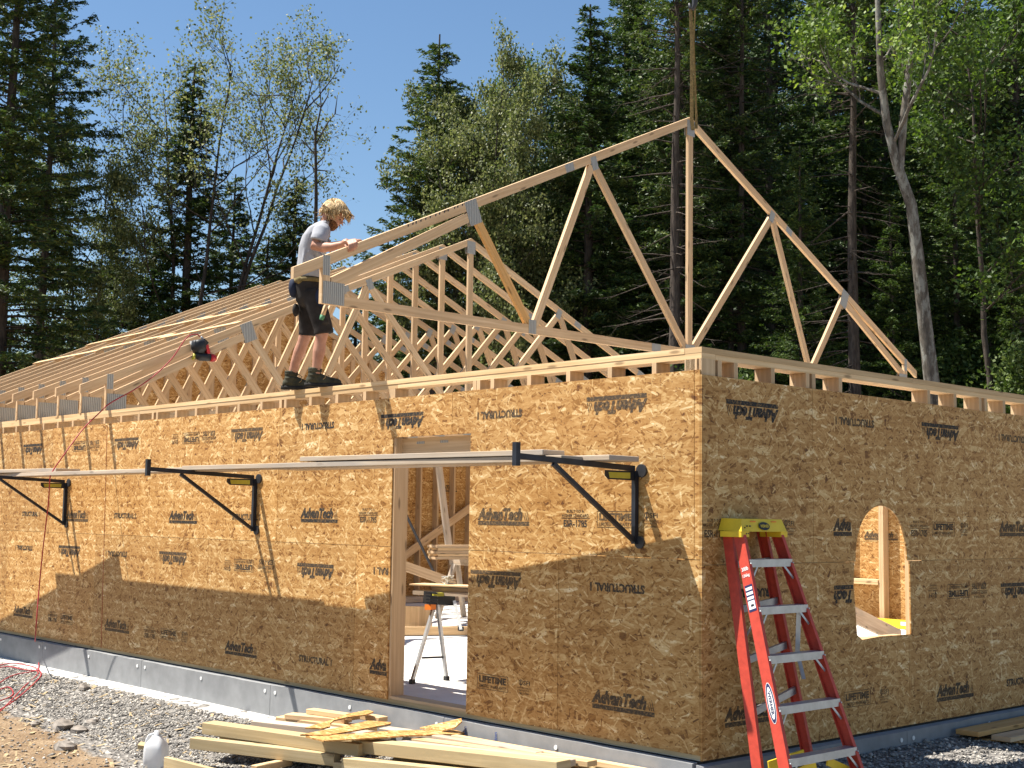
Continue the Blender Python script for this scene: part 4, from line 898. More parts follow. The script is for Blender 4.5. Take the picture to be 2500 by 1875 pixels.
# ------------------------------------------------------------------ the worker on the wall plate
DP = (Vector((-4.45, .02, 2.7)) - CAM).dot(CF); HR = Vector((CR.x, CR.y, 0)).normalized(); HF = Vector((CF.x, CF.y, 0)).normalized(); UP = Vector((0, 0, 1))
worker = empty('person', (-4.47, .05, ZT)); tag(worker, 'shaggy blond person in grey t-shirt and dark shorts standing on the wall plate', 'person')
PI_ = Matrix.Translation(-worker.location)
def k(px, py, v=0.0): return atdepth(px, py, DP + v)
def solid(mb, name, mat, vox=.011, sm=2, par=None):
    me = mb.mesh('tmp'); o = bpy.data.objects.new('tmp', me); COL.objects.link(o)
    if vox:
        r_ = o.modifiers.new('r', 'REMESH'); r_.mode = 'VOXEL'; r_.voxel_size = vox
        if sm: s_ = o.modifiers.new('s', 'SMOOTH'); s_.iterations = sm; s_.factor = .5
    dg = bpy.context.evaluated_depsgraph_get(); dg.update(); m2 = bpy.data.meshes.new_from_object(o.evaluated_get(dg)); bpy.data.objects.remove(o)
    m2.transform(PI_); m2.materials.clear(); m2.materials.append(M[mat]); m2.polygons.foreach_set('use_smooth', [True] * len(m2.polygons)); m2.name = name
    return link(name, m2, par or worker)
def rings(mb, L, n=18):
    vs = []
    for c, a, b in L:
        for i in range(n): t = 2 * math.pi * i / n; vs.append(c + HR * a * math.cos(t) + HF * b * math.sin(t))
    fs = [tuple(range(n)), tuple(range(len(vs) - n, len(vs)))[::-1]]
    for j in range(len(L) - 1):
        for i in range(n): fs.append((j * n + i, (j + 1) * n + i, (j + 1) * n + (i + 1) % n, j * n + (i + 1) % n))
    mb.add(vs, fs); return mb
def ell3(mb, c, f, u, s, rf, ru, rs_, n=16, m_=10):
    vs = []
    for i in range(m_ + 1):
        ph = math.pi * i / m_
        for j in range(n): t = 2 * math.pi * j / n; vs.append(c + f * rf * math.sin(ph) * math.cos(t) + s * rs_ * math.sin(ph) * math.sin(t) + u * ru * math.cos(ph))
    fs = [(i * n + j, (i + 1) * n + j, (i + 1) * n + (j + 1) % n, i * n + (j + 1) % n) for i in range(m_) for j in range(n)]
    mb.add(vs, fs); return mb
# head frame: looking right and down
pit = R(33); hf = (HR * math.cos(pit) - UP * math.sin(pit) - HF * .12).normalized(); hs = HF.copy(); hu = hs.cross(hf).normalized(); hu = hu if hu.z > 0 else -hu; hs = hf.cross(hu)
HC = k(815, 522)
b = MB()
ell3(b, HC, hf, hu, hs, .098, .108, .078); ell3(b, HC + hf * .036 - hu * .070, hf, hu, hs, .060, .056, .052)
ell3(b, HC + hf * .082 - hu * .004, hf, hu, hs, .022, .016, .05); ell3(b, HC + hf * .060 - hu * .045, hf, hu, hs, .038, .04, .045)
b.tube([HC + hf * .092 - hu * .008, HC + hf * .112 - hu * .034, HC + hf * .100 - hu * .045], [.009, .014, .010], 8)
for s_ in (-1, 1): ell3(b, HC - hf * .005 - hu * .02 + hs * s_ * .079, hf, hu, hs, .018, .030, .010)
ell3(b, HC + hf * .088 - hu * .072, hf, hu, hs, .014, .009, .022)
b.tube([HC - hf * .02 - hu * .06, k(800, 540), k(795, 552), k(788, 562)], [.058, .055, .058, .075], 12)
# arms
for v, P in ((-1, [(787, 563, -.185), (777, 584, -.235), (769, 601, -.26), (790, 604, -.29), (812, 603, -.33), (836, 596, -.375)]), (1, [(787, 563, .185), (792, 585, .22), (800, 603, .12), (830, 598, -.08), (862, 590, -.25)])):
    rr = [.052, .050, .046, .046, .038, .027] if v < 0 else [.052, .048, .043, .036, .026]
    b.tube([k(*p) for p in P], rr, 14)
# legs down into the boots
b.tube([k(757, 700, -.06), k(772, 770, -.10), k(787, 812, -.15), k(782, 835, -.158), k(779, 858, -.165), k(774, 888, -.17), k(771, 915, -.17)], [.06, .062, .060, .052, .056, .043, .038], 14)
b.tube([k(757, 700, .06), k(752, 770, .09), k(747, 815, .10), k(739, 838, .108), k(731, 860, .115), k(720, 888, .125), k(714, 915, .13)], [.06, .060, .058, .051, .055, .042, .038], 14)
b.tube([k(788, 562), k(776, 590), k(763, 640), k(757, 700)], [.075, .085, .085, .085], 14)
b.tube([k(786, 563, -.19), k(786, 561, 0), k(786, 563, .19)], [.048, .06, .048], 10)
# near hand: palm plus five fingers closing over the chord
W0 = k(836, 596, -.375); PA = k(850, 590, -.395)
b.tube([W0, k(843, 592, -.385), PA], [.026, .032, .030], 12)
ell3(b, k(846, 591, -.39), HR, UP, HF, .036, .018, .040)
for (px, py, l) in ((849, 592, .9), (855, 589, 1.0), (861, 587, 1.0), (867, 586, .85)):
    K = k(px - 3, py, -.385); K2 = k(px + 1, py, -.43); b.tube([K, K2 + UP * .002, k(px + 4, py + 7 * l, -.462), k(px + 4, py + 17 * l, -.462), k(px + 1, py + 26 * l, -.450)], [.0125, .012, .011, .010, .008], 8)
b.tube([k(843, 595, -.40), k(845, 602, -.43), k(849, 609, -.445), k(853, 613, -.44)], [.014, .012, .011, .008], 8)
# far hand
Fh = k(866, 588, -.26); ell3(b, Fh, HR, UP, HF, .04, .018, .04)
for v, l in ((-.035, .9), (-.012, 1), (.012, 1), (.034, .8)):
    K = Fh + HR * .03 + HF * v; b.tube([K, K + HR * .03 * l, K + HR * .046 * l - UP * .02, K + HR * .04 * l - UP * .045 * l], [.011, .010, .009, .0075], 8)
b.tube([Fh - HF * .03, Fh - HF * .045 + HR * .03 - UP * .01, Fh - HF * .04 + HR * .05 - UP * .02], [.013, .011, .008], 8)
solid(b, 'body', 'skin', .0065, 2)
# shirt
b = rings(MB(), [(k(757, 682), .128, .170), (k(757, 660), .122, .168), (k(760, 635), .120, .165), (k(764, 605), .124, .178), (k(771, 580), .120, .192), (k(779, 562), .100, .192), (k(788, 551), .078, .150), (k(796, 543), .062, .085)])
for s_ in (-1, 1): b.tube([k(788, 560, s_ * .12), k(784, 568, s_ * .20), k(779, 583, s_ * .245), k(777, 589, s_ * .25)], [.070, .076, .074, .076], 16)
# a few folds
for a_, c_, d_ in (((745, 590), (742, 630), (738, 672)), ((752, 600), (765, 640), (785, 668)), ((748, 585), (756, 615), (775, 640)), ((770, 600), (785, 625), (795, 655))):
    b.tube([k(*a_, -.14), k(*c_, -.165), k(*d_, -.155)], [.008, .016, .010], 8)
solid(b, 't_shirt', 'shirt', .010, 2)
# shorts
b = rings(MB(), [(k(755, 668), .122, .160), (k(756, 700), .135, .172), (k(758, 735), .130, .170), (k(760, 750), .10, .13)])
b.tube([k(762, 712, -.09), k(775, 755, -.12), k(789, 800, -.148), k(791, 815, -.15)], [.100, .094, .085, .088], 16); b.tube([k(752, 712, .085), k(752, 760, .095), k(751, 805, .105), k(750, 819, .107)], [.095, .088, .078, .080], 16)
b.tube([k(790, 760, -.20), k(795, 790, -.225)], [.03, .035], 8)
solid(b, 'shorts', 'shorts', .011, 2)
# boots
for (hx, hy, v) in ((747, 945, -.17), (690, 950, .13)):
    H = k(hx, hy, v); H.z = ZT + .002; b = MB(); vs = []
    prof = [(0, .035, .05), (.03, .040, .085), (.08, .040, .10), (.14, .043, .085), (.20, .048, .062), (.26, .046, .050), (.295, .034, .038), (.31, .018, .024)]
    n = 12
    for x, wd, ht in prof:
        for i in range(n):
            t = math.pi * i / (n - 1); vs.append(H + HR * x + HF * wd * math.cos(t) + UP * (.028 + ht * math.sin(t) ** .8))
    fs = [tuple(range(n)), tuple(range(len(vs) - n, len(vs)))[::-1]]
    for j in range(len(prof) - 1):
        for i in range(n - 1): fs.append((j * n + i, (j + 1) * n + i, (j + 1) * n + i + 1, j * n + i + 1))
        fs.append((j * n + n - 1, (j + 1) * n + n - 1, (j + 1) * n, j * n))
    b.add(vs, fs); b.tube([H + HR * .065 + UP * .05, H + HR * .070 + UP * .11, H + HR * .075 + UP * .165], [.056, .052, .060], 14)
    for z_ in (.10, .135, .155): b.tube([H + HR * (.075 + .058 * math.cos(a)) + HF * .058 * math.sin(a) + UP * z_ for a in [q * .449 for q in range(15)]], .007, 6)
    bt = solid(b, 'boot', 'bootm', .008, 1)
    b = MB(); vs = []; out = [(-.012, .030), (.03, .042), (.10, .038), (.20, .050), (.27, .048), (.315, .026), (.322, 0)]
    pl = [(x, w__) for x, w__ in out] + [(x, -w__) for x, w__ in out[::-1][1:]]
    vs = [H + HR * x + HF * y for x, y in pl] + [H + HR * x * 1.0 + HF * y * .95 + UP * .032 for x, y in pl]; m_ = len(pl)
    b.add(vs, [tuple(range(m_))[::-1], tuple(range(m_, 2 * m_))] + [(i, (i + 1) % m_, (i + 1) % m_ + m_, i + m_) for i in range(m_)]); solid(b, 'sole', 'rubber', 0, 0, bt)
    for dz in (.09, .108, .126):
        b = MB().tube([H + HR * (.195 - (dz - .09) * 1.4) + UP * (dz + .01) + HF * a for a in (-.04, 0, .04)], .004, 5); solid(b, 'lace', 'lace', 0, 0, bt)
    b = MB().tube([H + HR * .14 + UP * .14 - HF * .03, H + HR * .17 + UP * .12 - HF * .045, H + HR * .175 + UP * .08 - HF * .04, H + HR * .155 + UP * .06 - HF * .045], .0035, 5); solid(b, 'lace', 'lace', 0, 0, bt)
# beard and hair
b = MB(); rb = random.Random(4)
ell3(b, HC + hf * .034 - hu * .080, hf, hu, hs, .064, .054, .062); ell3(b, HC + hf * .0 - hu * .050, hf, hu, hs, .040, .045, .073); ell3(b, HC + hf * .06 - hu * .112, hf, hu, hs, .035, .030, .04)
for _ in range(150):
    a = rb.uniform(-1.5, 1.5); e = rb.uniform(-.3, 1.2); d = (hf * math.cos(a) * math.cos(e) + hs * math.sin(a) * math.cos(e) - hu * math.sin(e)).normalized(); p = HC + hf * .03 - hu * .082 + Vector((d.x, d.y, d.z)) * .052
    b.tube([p, p + d * .018 - UP * .004], [.007, .003], 4)
solid(b, 'beard', 'beard', .006, 0)
ey = MB()
for s_ in (-1, 1): ell3(ey, HC + hf * .091 - hu * .018 + hs * s_ * .031, hf, hu, hs, .008, .006, .012, 8, 6)
solid(ey, 'eyes', 'eye', 0, 0)
b = MB(); ell3(b, HC - hf * .012 + hu * .018, hf, hu, hs, .098, .100, .086); b2 = MB(); rb = random.Random(8)
for i in range(1700):
    a = rb.uniform(-math.pi, math.pi); e = math.asin(rb.uniform(-.35, 1)); d = (hf * math.cos(a) * math.cos(e) + hs * math.sin(a) * math.cos(e) + hu * math.sin(e)).normalized()
    if d.dot(hf) > .30 and d.dot(hu) < .42: continue
    if d.dot(hu) < -.05 and rb.random() < .5: continue
    p = HC - hf * .012 + hu * .022 + (hf * d.dot(hf) * .098 + hs * d.dot(hs) * .085 + hu * d.dot(hu) * .100)
    tang = (d.cross(Vector((rb.gauss(0, 1), rb.gauss(0, 1), rb.gauss(0, 1))))).normalized(); flow = (-UP * .55 + hf * .45 * (1 if d.dot(hf) > -.2 else -.3) + tang * .55).normalized(); L = rb.uniform(.05, .10)
    q1 = p + d * .020 + flow * L * .35; q2 = q1 + flow * L * .4 + d * .004 - UP * .008; q3 = q2 + (flow + tang * .5 - UP * .6).normalized() * L * .35
    (b2 if i % 3 else b).tube([p - d * .01, p + d * .014, q1, q2, q3], [.0045, .005, .0042, .003, .001], 4)
for _ in range(46):
    s0 = rb.uniform(-.07, .07); p = HC + hf * rb.uniform(.055, .085) + hu * rb.uniform(.045, .075) + hs * s0
    b2.tube([p, p + hf * .035 + hu * .008, p + hf * .052 - hu * .010 + hs * rb.gauss(0, .01), p + hf * .056 - hu * .034 + hs * rb.gauss(0, .015)], [.010, .010, .008, .002], 5)
hm = solid(b, 'hair', 'hair', 0, 0)
t = NT('blond_highlight', .5, .4); f = t.noise(t.obj(), 50, 3, .6); t.col(t.ramp(f, [(.38, (.30, .18, .065)), (.62, (.66, .47, .23))])); M['hair2'] = t.m
solid(b2, 'locks', 'hair2', 0, 0, hm)
# tool belt
bl = solid(rings(MB(), [(k(755, 684), .140, .178), (k(755, 694), .142, .180)]), 'tool_belt', 'leather', 0, 0)
b = MB(); ell3(b, k(718, 702, -.03), HR, UP, HF, .050, .095, .075); solid(b, 'pouch', 'pouch', .01, 1, bl)
b = MB(); ell3(b, k(722, 757, .0), HR, UP, HF, .030, .060, .06); solid(b, 'back_pocket', 'shorts', .01, 1, bl)
b = MB(); ell3(b, k(733, 684, -.12), HR, UP, HF, .045, .040, .05); solid(b, 'pouch', 'leather', .01, 1, bl)
b = MB(); ell3(b, k(787, 728, -.16), HR, UP, HF, .075, .105, .06); solid(b, 'pouch', 'pouch', .01, 1, bl)
b = MB().beam(k(797, 742, -.24), k(786, 776, -.24), .025, .035, up=(1, 0, 0)); hh = solid(b, 'hammer_handle', 'lumber', 0, 0, bl)
b = MB().beam(k(788, 769, -.24), k(785, 781, -.24), .027, .037, up=(1, 0, 0)); M['green'] = plain('green_grip', (.10, .25, .14), .7, .2); solid(b, 'grip', 'green', 0, 0, hh)

# ------------------------------------------------------------------ trees
class Fol:
    def __init__(s): s.V = []; s.F = []; s.n = 0
    def cards(s, c, d, up, L, W):      # diamond-ish leaf faces: centre, long axis, side axis
        sd = np.cross(d, up); sd /= (np.linalg.norm(sd, axis=1, keepdims=True) + 1e-9)
        L = L[:, None]; W = W[:, None]
        P = np.stack([c - d * L * .5, c + sd * W * .5, c + d * L * .5, c - sd * W * .5], 1)
        k = len(c); s.V.append(P.reshape(-1, 3)); s.F.append((s.n + np.arange(k) * 4)[:, None] + np.arange(4)[None]); s.n += 4 * k
    def mesh(s, name, mat): return npmesh(name, np.concatenate(s.V), np.concatenate(s.F), mat)
class Wood:
    def __init__(s): s.V = []; s.F = []; s.n = 0
    def tube(s, P, r, k=5):
        P = np.asarray(P, float); m_ = len(P); r = np.asarray(r, float)
        d = np.gradient(P, axis=0); d /= (np.linalg.norm(d, axis=1, keepdims=True) + 1e-9)
        ref = np.array([0, 0, 1.]) if abs(d[0, 2]) < .9 else np.array([1., 0, 0]); a = np.cross(d, ref); a /= (np.linalg.norm(a, axis=1, keepdims=True) + 1e-9); b = np.cross(d, a)
        t = np.arange(k) * 2 * np.pi / k
        R_ = P[:, None] + (a[:, None] * np.cos(t)[None, :, None] + b[:, None] * np.sin(t)[None, :, None]) * r[:, None, None]
        s.V.append(R_.reshape(-1, 3)); i = np.arange(m_ - 1)[:, None] * k; j = np.arange(k)[None]; j2 = (j + 1) % k
        s.F.append(np.stack([i + j, i + j2, i + k + j2, i + k + j], -1).reshape(-1, 4) + s.n); s.n += m_ * k
    def mesh(s, name, mat): return npmesh(name, np.concatenate(s.V), np.concatenate(s.F), mat, True)
def unit(v): return v / (np.linalg.norm(v, axis=-1, keepdims=True) + 1e-9)
def spruce(seed, H, Rr, bare, dens=1.0, ragged=.3, dead=1.0, trunk=.2, gap=.34, mat='needle'):
    rs = np.random.RandomState(seed); W = Wood(); Fo = Fol()
    n = 16; zz = np.linspace(-.5, H, n); bend = np.cumsum(rs.normal(0, .02, (n, 2)), 0)
    TP = np.stack([bend[:, 0], bend[:, 1], zz], 1); W.tube(TP, trunk * (1 - np.linspace(0, .95, n)) + .012, 8)
    def tp(z): return np.array([np.interp(z, zz, TP[:, 0]), np.interp(z, zz, TP[:, 1]), z])
    z = H * .06
    while z < H - .15:
        t = z / H; live = t > bare + rs.normal(0, .05)
        prof = min(1, ((1 - t) / max(.05, 1 - bare)) ** .75 * 1.05) * (.6 + .4 * min(1, (t - bare) / .12) if live else .8)
        for _ in range(rs.randint(4, 6) if live else rs.randint(1, 4)):
            az = rs.rand() * 6.283; L = max(.18, Rr * prof * rs.uniform(1 - ragged, 1.1)); b = tp(z + rs.uniform(-.1, .1))
            p0 = .55 * t - .12 + rs.normal(0, .08); sag = .30 * (1 - t)
            if not live:
                if rs.rand() > dead: continue
                L *= rs.uniform(.4, 1.0); p0 = -.1 + rs.normal(0, .15)
            s_ = np.linspace(0, 1, 6); hx = np.array([math.cos(az), math.sin(az), 0.]); wob = rs.normal(0, .03, (6, 1)) * np.array([[-hx[1], hx[0], 0]]) * L
            curve = b + hx * (s_ * L)[:, None] + np.array([0, 0, 1.]) * (L * (p0 * s_ - sag * s_ ** 2 + .22 * sag * s_ ** 4 * 2))[:, None] + wob * s_[:, None]
            r0 = .008 + .010 * L; W.tube(curve, np.linspace(r0, .003, 6), 4)
            if not live:
                for q in range(rs.randint(1, 5)):
                    u_0 = rs.uniform(.3, .9); pb = np.array([np.interp(u_0, s_, curve[:, i]) for i in range(3)]); sd = rs.choice([-1, 1])
                    dd = unit(hx * .7 + sd * np.array([-hx[1], hx[0], 0]) * .7 + np.array([0, 0, rs.normal(-.1, .3)])); W.tube([pb, pb + dd * L * .15, pb + dd * L * .3 + np.array([0, 0, rs.normal(0, .04)])], [.005, .004, .002], 3)
                continue
            nt_ = max(3, int(L / .085 * dens)); us = rs.uniform(.12, 1.0, nt_); side = rs.choice([-1, 1], nt_)
            pb = np.stack([np.interp(us, s_, curve[:, i]) for i in range(3)], 1)
            tl = (.16 + .30 * L * (1 - us) * .8) * rs.uniform(.6, 1.2, nt_); tl = np.minimum(tl, .75)
            lat = np.array([-hx[1], hx[0], 0.]); dd = unit(hx * .75 + lat * side[:, None] * .8 + np.array([0, 0, 1.]) * rs.normal(-.10, .16, (nt_, 1)))
            nc = 4 + int(L > 1)
            for c_ in range(nc + 3):
                f_ = (c_ + rs.rand(nt_)) / (nc + 3); ctr = pb + dd * (tl * f_)[:, None] + rs.normal(0, .022, (nt_, 3)); ctr[:, 2] -= tl * f_ ** 2 * .25
                d2 = unit(dd + rs.normal(0, .42, (nt_, 3))); up = rs.normal(0, 1, (nt_, 3)); up[:, 2] += .8
                Fo.cards(ctr, d2, unit(up), rs.uniform(.09, .18, nt_), rs.uniform(.026, .055, nt_))
            # tufts along the branch itself
            k2 = int(L / .05); us = rs.uniform(.1, 1.04, k2); ctr = np.stack([np.interp(us, s_, curve[:, i]) for i in range(3)], 1) + rs.normal(0, .03, (k2, 3))
            Fo.cards(ctr, unit(hx + rs.normal(0, .6, (k2, 3))), unit(rs.normal(0, 1, (k2, 3)) + [0, 0, .8]), rs.uniform(.08, .14, k2), rs.uniform(.02, .04, k2))
        z += gap * rs.uniform(.6, 1.3) * (.55 + .45 * (1 - t))
    return W.mesh('trunk', M['bark']), Fo.mesh('crown', M[mat])
def broad(seed, H, Rr, stems=1, leaf=.09, nleaf=26, mat='leafolive', bark='barkdark', first=.3, spread=.5, trunk=.14, lean=0, wid=.55, sparse=0.0, path=None, limbs=10, cl=.30):
    rs = np.random.RandomState(seed); W = Wood(); Fo = Fol(); tips = []
    def grow(p, d, L, r, lvl):
        n = 6; P = [p]; dd = d
        for i in range(n):
            dd = unit(dd + rs.normal(0, .13, 3) + np.array([0, 0, .05 + .03 * lvl])); P.append(P[-1] + dd * L / n)
        P = np.array(P); W.tube(P, np.linspace(r, r * .45, n + 1), 6 if lvl < 1 else 4 if lvl < 2 else 3)
        if lvl >= 3 or L < .35:
            tips.extend([P[-1], P[-2], P[-3], P[2]] if rs.rand() > sparse else [P[-1], P[-2]]); return
        k = rs.randint(4, 6)
        for j in range(k):
            i = rs.randint(2, n + 1); a = rs.rand() * 6.283; o = unit(np.cross(dd, [math.cos(a), math.sin(a), .3])); nd = unit(dd * .75 + o * rs.uniform(.5, .9))
            grow(P[i], nd, L * rs.uniform(.42, .62), r * .42, lvl + 1)
    for s_ in range(stems):
        n = 14
        if path is not None: P = np.array(path, float); n = len(P)
        else:
            a = rs.rand() * 6.283 if stems > 1 else lean; sp = spread * rs.uniform(.5, 1.2) if stems > 1 else spread * .3
            t = np.linspace(0, 1, n); P = np.stack([np.cos(a) * sp * H * .3 * t ** 1.3, np.sin(a) * sp * H * .3 * t ** 1.3, t * H * .92], 1) + np.cumsum(rs.normal(0, .045, (n, 3)), 0) * [[1, 1, 0]]; P[0, 2] = -.4
        rad = trunk / (stems ** .35) * (1 - .88 * np.linspace(0, 1, n) ** .9); W.tube(P, rad, 9)
        for k in range(limbs):
            t = first + (1 - first) * (k + rs.rand()) / limbs; i = t * (n - 1); i0 = int(min(i, n - 2)); p = P[i0] * (1 - (i - i0)) + P[i0 + 1] * (i - i0)
            a = rs.rand() * 6.283; d = unit(np.array([math.cos(a), math.sin(a), rs.uniform(.3, 1.1)])); L = Rr * rs.uniform(.6, 1.05) * (1.0 - .45 * abs(t - .55)) * (1.15 - .5 * max(0, t - .7) / .3)
            grow(p, d, L, max(.02, np.interp(i, range(n), rad) * .45), 0)
    T = np.array(tips); k = len(T); c = np.repeat(T, nleaf, 0) + rs.normal(0, cl, (k * nleaf, 3)) * [[1, 1, .75]]; m_ = len(c)
    d = unit(rs.normal(0, 1, (m_, 3)) + [0, 0, -.4]); up = unit(rs.normal(0, 1, (m_, 3)) + [0, 0, .6])
    Fo.cards(c, d, up, rs.uniform(.7, 1.3, m_) * leaf, rs.uniform(.45, .8, m_) * leaf)
    return W.mesh('trunk', M[bark]), Fo.mesh('crown', M[mat])
SP = [spruce(1, 17, 2.7, .16, 1.5, .4, gap=.27), spruce(2, 19, 2.6, .30, 1.5, .45, .9, gap=.28), spruce(3, 14, 2.2, .08, 1.5, .4, gap=.26), spruce(4, 18, 2.8, .42, 1.4, .5, 1.0, gap=.30)]
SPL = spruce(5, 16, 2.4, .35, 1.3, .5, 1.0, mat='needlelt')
BR_ = [broad(11, 14, 2.9, 4, .085, 2, 'leafolive', 'barkdark', .50, .9, .16, limbs=8, sparse=.5, cl=.12), broad(12, 12, 2.2, 1, .085, 9, 'leafgreen', 'barkdark', .30, .4, .13, limbs=15, cl=.14), broad(13, 12, 2.3, 2, .085, 6, 'leafolive', 'barkdark', .25, .5, .12, limbs=14, cl=.12, sparse=.3)]
BL_ = broad(14, 13, 2.4, 1, .10, 4, 'leaflime', 'bark', .45, .4, .09, limbs=12, sparse=.4, cl=.15)
def ground_at(px, dep):
    p = atdepth(px, 1250, dep); return Vector((p.x, p.y, -.5))
def tree(kind, meshes, px, dep, top, label, cat='tree', group='trees behind the building', rot=None, H0=None, wide=1.0):
    g_ = ground_at(px, dep); tz = atdepth(px, top, dep).z; h = tz - g_.z; s_ = h / H0
    t_ = empty(kind, g_, (0, 0, rnd.uniform(0, 6.28) if rot is None else rot)); t_.scale = (s_ * wide, s_ * wide, s_)
    tag(t_, label, cat, group)
    link('trunk', meshes[0], t_); link('crown', meshes[1], t_); return t_
# --- left group
tree('spruce_tree', SP[0], -20, 27, -420, 'tall dense dark spruce filling the left edge of the picture', H0=17, wide=1.12, rot=.4)
tree('spruce_tree', SP[3], 75, 31, -300, 'dark spruce close behind the left-edge spruce', H0=18, wide=.8)
tree('broadleaf_tree', BR_[0], 440, 31, -60, 'tall open broadleaf tree with sparse olive leaves and several thin stems', H0=14, rot=1.0)
tree('spruce_tree', SP[2], 440, 33, 118, 'dark spruce standing inside the crown of the open olive-leaved tree', H0=14, wide=1.1)
tree('spruce_tree', SP[0], 250, 38, 500, 'dark spruce between the left-edge spruce and the open broadleaf tree', H0=17, wide=1.5)
tree('spruce_tree', SP[2], 345, 34, 540, 'bushy low spruce under the left side of the open broadleaf tree', H0=14, wide=1.6)
tree('spruce_tree', SP[0], 540, 36, 400, 'dark spruce under the right side of the open broadleaf tree', H0=17, wide=1.2)
tree('spruce_tree', SP[2], 640, 35, 560, 'low bushy spruce left of the worker, under the open broadleaf tree', H0=14, wide=1.5)
tree('spruce_tree', SP[2], 705, 33, 410, 'small dark spruce directly behind the worker', H0=14, wide=1.25)
tree('broadleaf_tree', BR_[2], 190, 33, 300, 'thin leafy tree beside the left-edge spruce', H0=12, wide=.75)
tree('spruce_tree', SP[2], 150, 42, 780, 'distant low spruce near the left edge above the truss tails', H0=14, wide=1.8)
tree('spruce_tree', SP[0], 20, 40, 760, 'low dark spruce in the far left corner above the roof line', H0=17, wide=2.0)
# --- middle group
tree('spruce_tree', SP[3], 1055, 31, 40, 'spruce with wide layered boughs standing alone against the sky right of the worker', H0=18, wide=1.15)
tree('spruce_tree', SP[2], 935, 37, 560, 'low spruce right behind the lifted truss tail', H0=14, wide=1.1)
tree('broadleaf_tree', BR_[2], 1150, 30, 80, 'airy olive-leaved tree in front of the lone layered spruce', H0=12, wide=.75)
tree('broadleaf_tree', BR_[1], 1262, 34, 160, 'fresh green broadleaf tree between the olive tree and the dense spruces', H0=12, wide=.8)
tree('spruce_tree', SP[0], 1345, 35, 170, 'dense spruce filling the gap between the broadleaf trees and the tall spruces', H0=17, wide=1.6)
tree('spruce_tree', SP[0], 1500, 34, -120, 'dense tall spruce above the second long web of the lifted truss', H0=17, wide=1.3)
tree('spruce_tree', SP[0], 1420, 30, -30, 'dense spruce whose top meets the upper frame left of the lifting strap', H0=17, wide=1.25)
tree('spruce_tree', SP[1], 1560, 33, -260, 'very tall spruce directly left of the lifting strap', H0=19, wide=.95)
tree('spruce_tree', SP[2], 1340, 36, 420, 'mid-height spruce behind the first long web of the lifted truss', H0=14, wide=1.2)
tree('spruce_tree', SP[3], 1655, 29, -330, 'tall spruce with a bare dark trunk just left of the king post', H0=18, wide=.85)
tree('spruce_tree', SP[2], 1230, 40, 560, 'low dark spruce behind the standing truss peak', H0=14, wide=1.3)
# --- right forest
tree('spruce_tree', SP[1], 1770, 30, -400, 'tall spruce just right of the lifting strap', H0=19)
tree('spruce_tree', SP[3], 1880, 34, -330, 'tall spruce behind the middle of the right rafter', H0=18)
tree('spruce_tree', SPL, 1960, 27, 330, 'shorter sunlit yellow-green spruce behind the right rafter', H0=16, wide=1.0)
tree('spruce_tree', SP[0], 2190, 38, -200, 'dense spruce behind the curved grey trunk', H0=17, wide=1.2)
tree('spruce_tree', SP[1], 2330, 33, -300, 'tall spruce just right of the curved grey trunk', H0=19, wide=1.05)
tree('spruce_tree', SP[2], 2420, 29, 500, 'dense shorter spruce low at the right edge', H0=14, wide=1.2)
tree('spruce_tree', SP[3], 2500, 34, -300, 'tall spruce cut by the right edge of the picture', H0=18)
tree('spruce_tree', SP[0], 2060, 41, -250, 'dark spruce far behind the bare-branched spruce', H0=17, wide=1.25)
tree('spruce_tree', SP[2], 2270, 30, 640, 'small spruce between the curved trunk and the right edge, just above the plate', H0=14, wide=1.15)
tree('broadleaf_tree', BL_, 2440, 27, -150, 'broadleaf tree with bright lime leaves in the upper right corner', H0=13, wide=1.1)
tree('broadleaf_tree', BR_[1], 2400, 38, 60, 'green broadleaf tree behind the lime-leaved corner tree', H0=12, wide=.8)
tree('broadleaf_tree', BR_[2], 1215, 31, 110, 'airy olive-leaved tree just right of the taller airy one', H0=12, wide=.85, rot=2.0)
tree('broadleaf_tree', BR_[1], 1680, 44, 120, 'broadleaf tree glimpsed far behind the king post', H0=12, wide=1.3)
# the spruce with bare branches, and the curved grey maple
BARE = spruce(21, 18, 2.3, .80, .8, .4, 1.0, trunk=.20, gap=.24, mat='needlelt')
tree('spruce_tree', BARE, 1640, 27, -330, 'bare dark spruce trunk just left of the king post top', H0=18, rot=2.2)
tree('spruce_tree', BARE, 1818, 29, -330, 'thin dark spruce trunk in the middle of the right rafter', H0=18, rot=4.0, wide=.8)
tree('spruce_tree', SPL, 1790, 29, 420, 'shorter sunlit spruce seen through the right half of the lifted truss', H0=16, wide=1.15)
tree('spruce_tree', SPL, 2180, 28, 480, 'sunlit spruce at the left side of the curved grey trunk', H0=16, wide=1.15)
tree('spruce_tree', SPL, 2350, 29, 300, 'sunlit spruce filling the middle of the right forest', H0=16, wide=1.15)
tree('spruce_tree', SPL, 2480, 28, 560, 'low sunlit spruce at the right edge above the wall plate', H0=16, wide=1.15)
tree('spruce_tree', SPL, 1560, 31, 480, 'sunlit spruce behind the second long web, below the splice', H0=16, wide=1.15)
tree('spruce_tree', BARE, 2092, 26, -330, 'spruce trunk with many bare dead branches left of the curved grey trunk', H0=18)
MP = []
for px, py in ((2285, 1130), (2275, 930), (2260, 800), (2240, 620), (2225, 500), (2190, 400), (2165, 300), (2150, 180), (2145, 60), (2140, -80), (2150, -260), (2130, -420)):
    MP.append(atdepth(px, py, 24.5))
g_ = MP[0].copy(); PTH = [tuple(p - g_) for p in MP]
mp = broad(31, 12, 1.9, 1, .10, 4, 'leaflime', 'barkgrey', .48, .3, .160, limbs=9, path=PTH, cl=.13, sparse=.7)
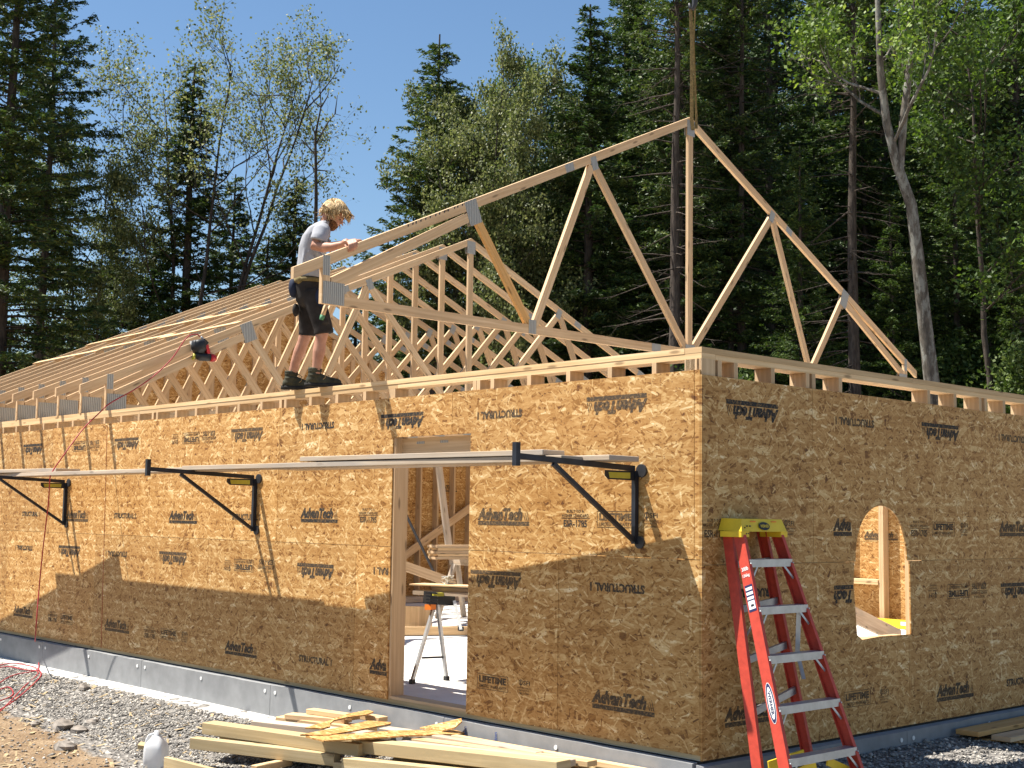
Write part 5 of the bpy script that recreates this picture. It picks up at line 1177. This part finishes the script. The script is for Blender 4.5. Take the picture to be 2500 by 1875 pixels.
maple = empty('maple_tree', g_); tag(maple, 'maple with a curved grey trunk and lime leaves in front of the right forest', 'tree', 'trees behind the building')
link('trunk', mp[0], maple); link('crown', mp[1], maple)
Wf = Wood(); Wf.tube([tuple(atdepth(px, py, 24.5) - g_) for px, py in ((2196, 440), (2205, 300), (2225, 130), (2240, -40), (2262, -200))], [.07, .075, .06, .05, .03], 8)
link('fork_limb', Wf.mesh('fork_limb', M['barkgrey']), maple)
# thin dead tree against the sky
Wd = Wood(); D_ = 31
def dp(px, py): return tuple(atdepth(px, py, D_) - dead0)
dead0 = ground_at(772, D_)
Wd.tube([(0, 0, 0), dp(768, 700), dp(772, 480), dp(770, 330), dp(784, 260), dp(780, 200)], [.09, .06, .045, .03, .018, .008], 6)
for br in (((770, 330), (756, 290), (746, 235)), ((772, 350), (800, 300), (818, 278), (832, 282)), ((818, 278), (824, 232)), ((784, 262), (800, 235), (804, 218)), ((784, 262), (768, 250), (762, 238)), ((774, 400), (790, 385), (798, 350)), ((772, 420), (756, 398)), ((772, 415), (808, 418)), ((771, 450), (802, 428)), ((772, 380), (745, 350), (735, 340))):
    Wd.tube([dp(*p) for p in br], np.linspace(.02, .006, len(br)), 4)
dt = empty('dead_tree', dead0); tag(dt, 'thin leafless dead tree against the blue sky above the worker', 'tree', 'trees behind the building'); link('trunk', Wd.mesh('trunk', M['barkdark']), dt)
# deeper forest: individual trees glimpsed between the nearer ones
rs_ = random.Random(9)
spots = [(1180, 50, 300), (1290, 47, 330), (1390, 52, 200), (1480, 46, 150), (1590, 50, 0), (1700, 45, -100), (1800, 52, -60), (1900, 46, -150), (1990, 53, -60), (2110, 47, -160), (2210, 52, -60), (2310, 46, -120), (2400, 52, -40), (2520, 45, -160), (1740, 38, 300), (2000, 36, 250), (2140, 34, 200), (2400, 38, 150), (1500, 40, 380), (1620, 38, 420), (2560, 38, 0)]
ph = ['with its crown behind the olive tree', 'behind the green broadleaf tree', 'behind the tallest left spruces', 'behind the lifting strap', 'behind the king post', 'behind the right rafter', 'behind the sunlit spruce', 'behind the bare-branched spruce', 'behind the curved grey trunk', 'behind the lime-leaved tree', 'at the right edge']
for i, (px, dep, top) in enumerate(spots):
    t_ = tree('spruce_tree', SP[i % 4], px, dep, top, 'dark spruce in the deep shade of the forest, seen only through gaps between nearer trees', group='deep forest trees glimpsed through gaps', H0=(17, 19, 14, 18)[i % 4], wide=1.35)
    if i < 0: pass
for i, (px, dep, top) in enumerate(((60, 55, 870), (190, 52, 830), (330, 55, 800), (470, 50, 760), (610, 54, 740), (740, 50, 700), (860, 55, 690), (980, 52, 660), (1100, 55, 620))):
    tree('spruce_tree', SP[(i * 2) % 4 if i % 3 else 2], px, dep, top, 'low distant spruce just above the roof trusses, seen through gaps in the nearer trees', group='distant spruces above the roof trusses', H0=(17, 19, 14, 18)[(i * 2) % 4 if i % 3 else 2], wide=1.5)
# undergrowth along the forest edge, far behind the building
us_ = broad(41, 3.2, 1.5, 4, .08, 10, 'leafgreen', 'barkdark', .15, .9, .05, limbs=6, cl=.16)
for i in range(16):
    px = 1150 + i * 92; g0_ = ground_at(px, (34 if px < 1700 else 27) + rs_.uniform(0, 3)); sh = empty('shrub', g0_, (0, 0, rs_.uniform(0, 6))); s_ = rs_.uniform(.9, 1.35); sh.scale = (s_, s_, s_)
    tag(sh, 'leafy green shrub of the undergrowth at the forest edge behind the building', 'shrub', 'undergrowth shrubs at the forest edge'); link('trunk', us_[0], sh); link('crown', us_[1], sh)
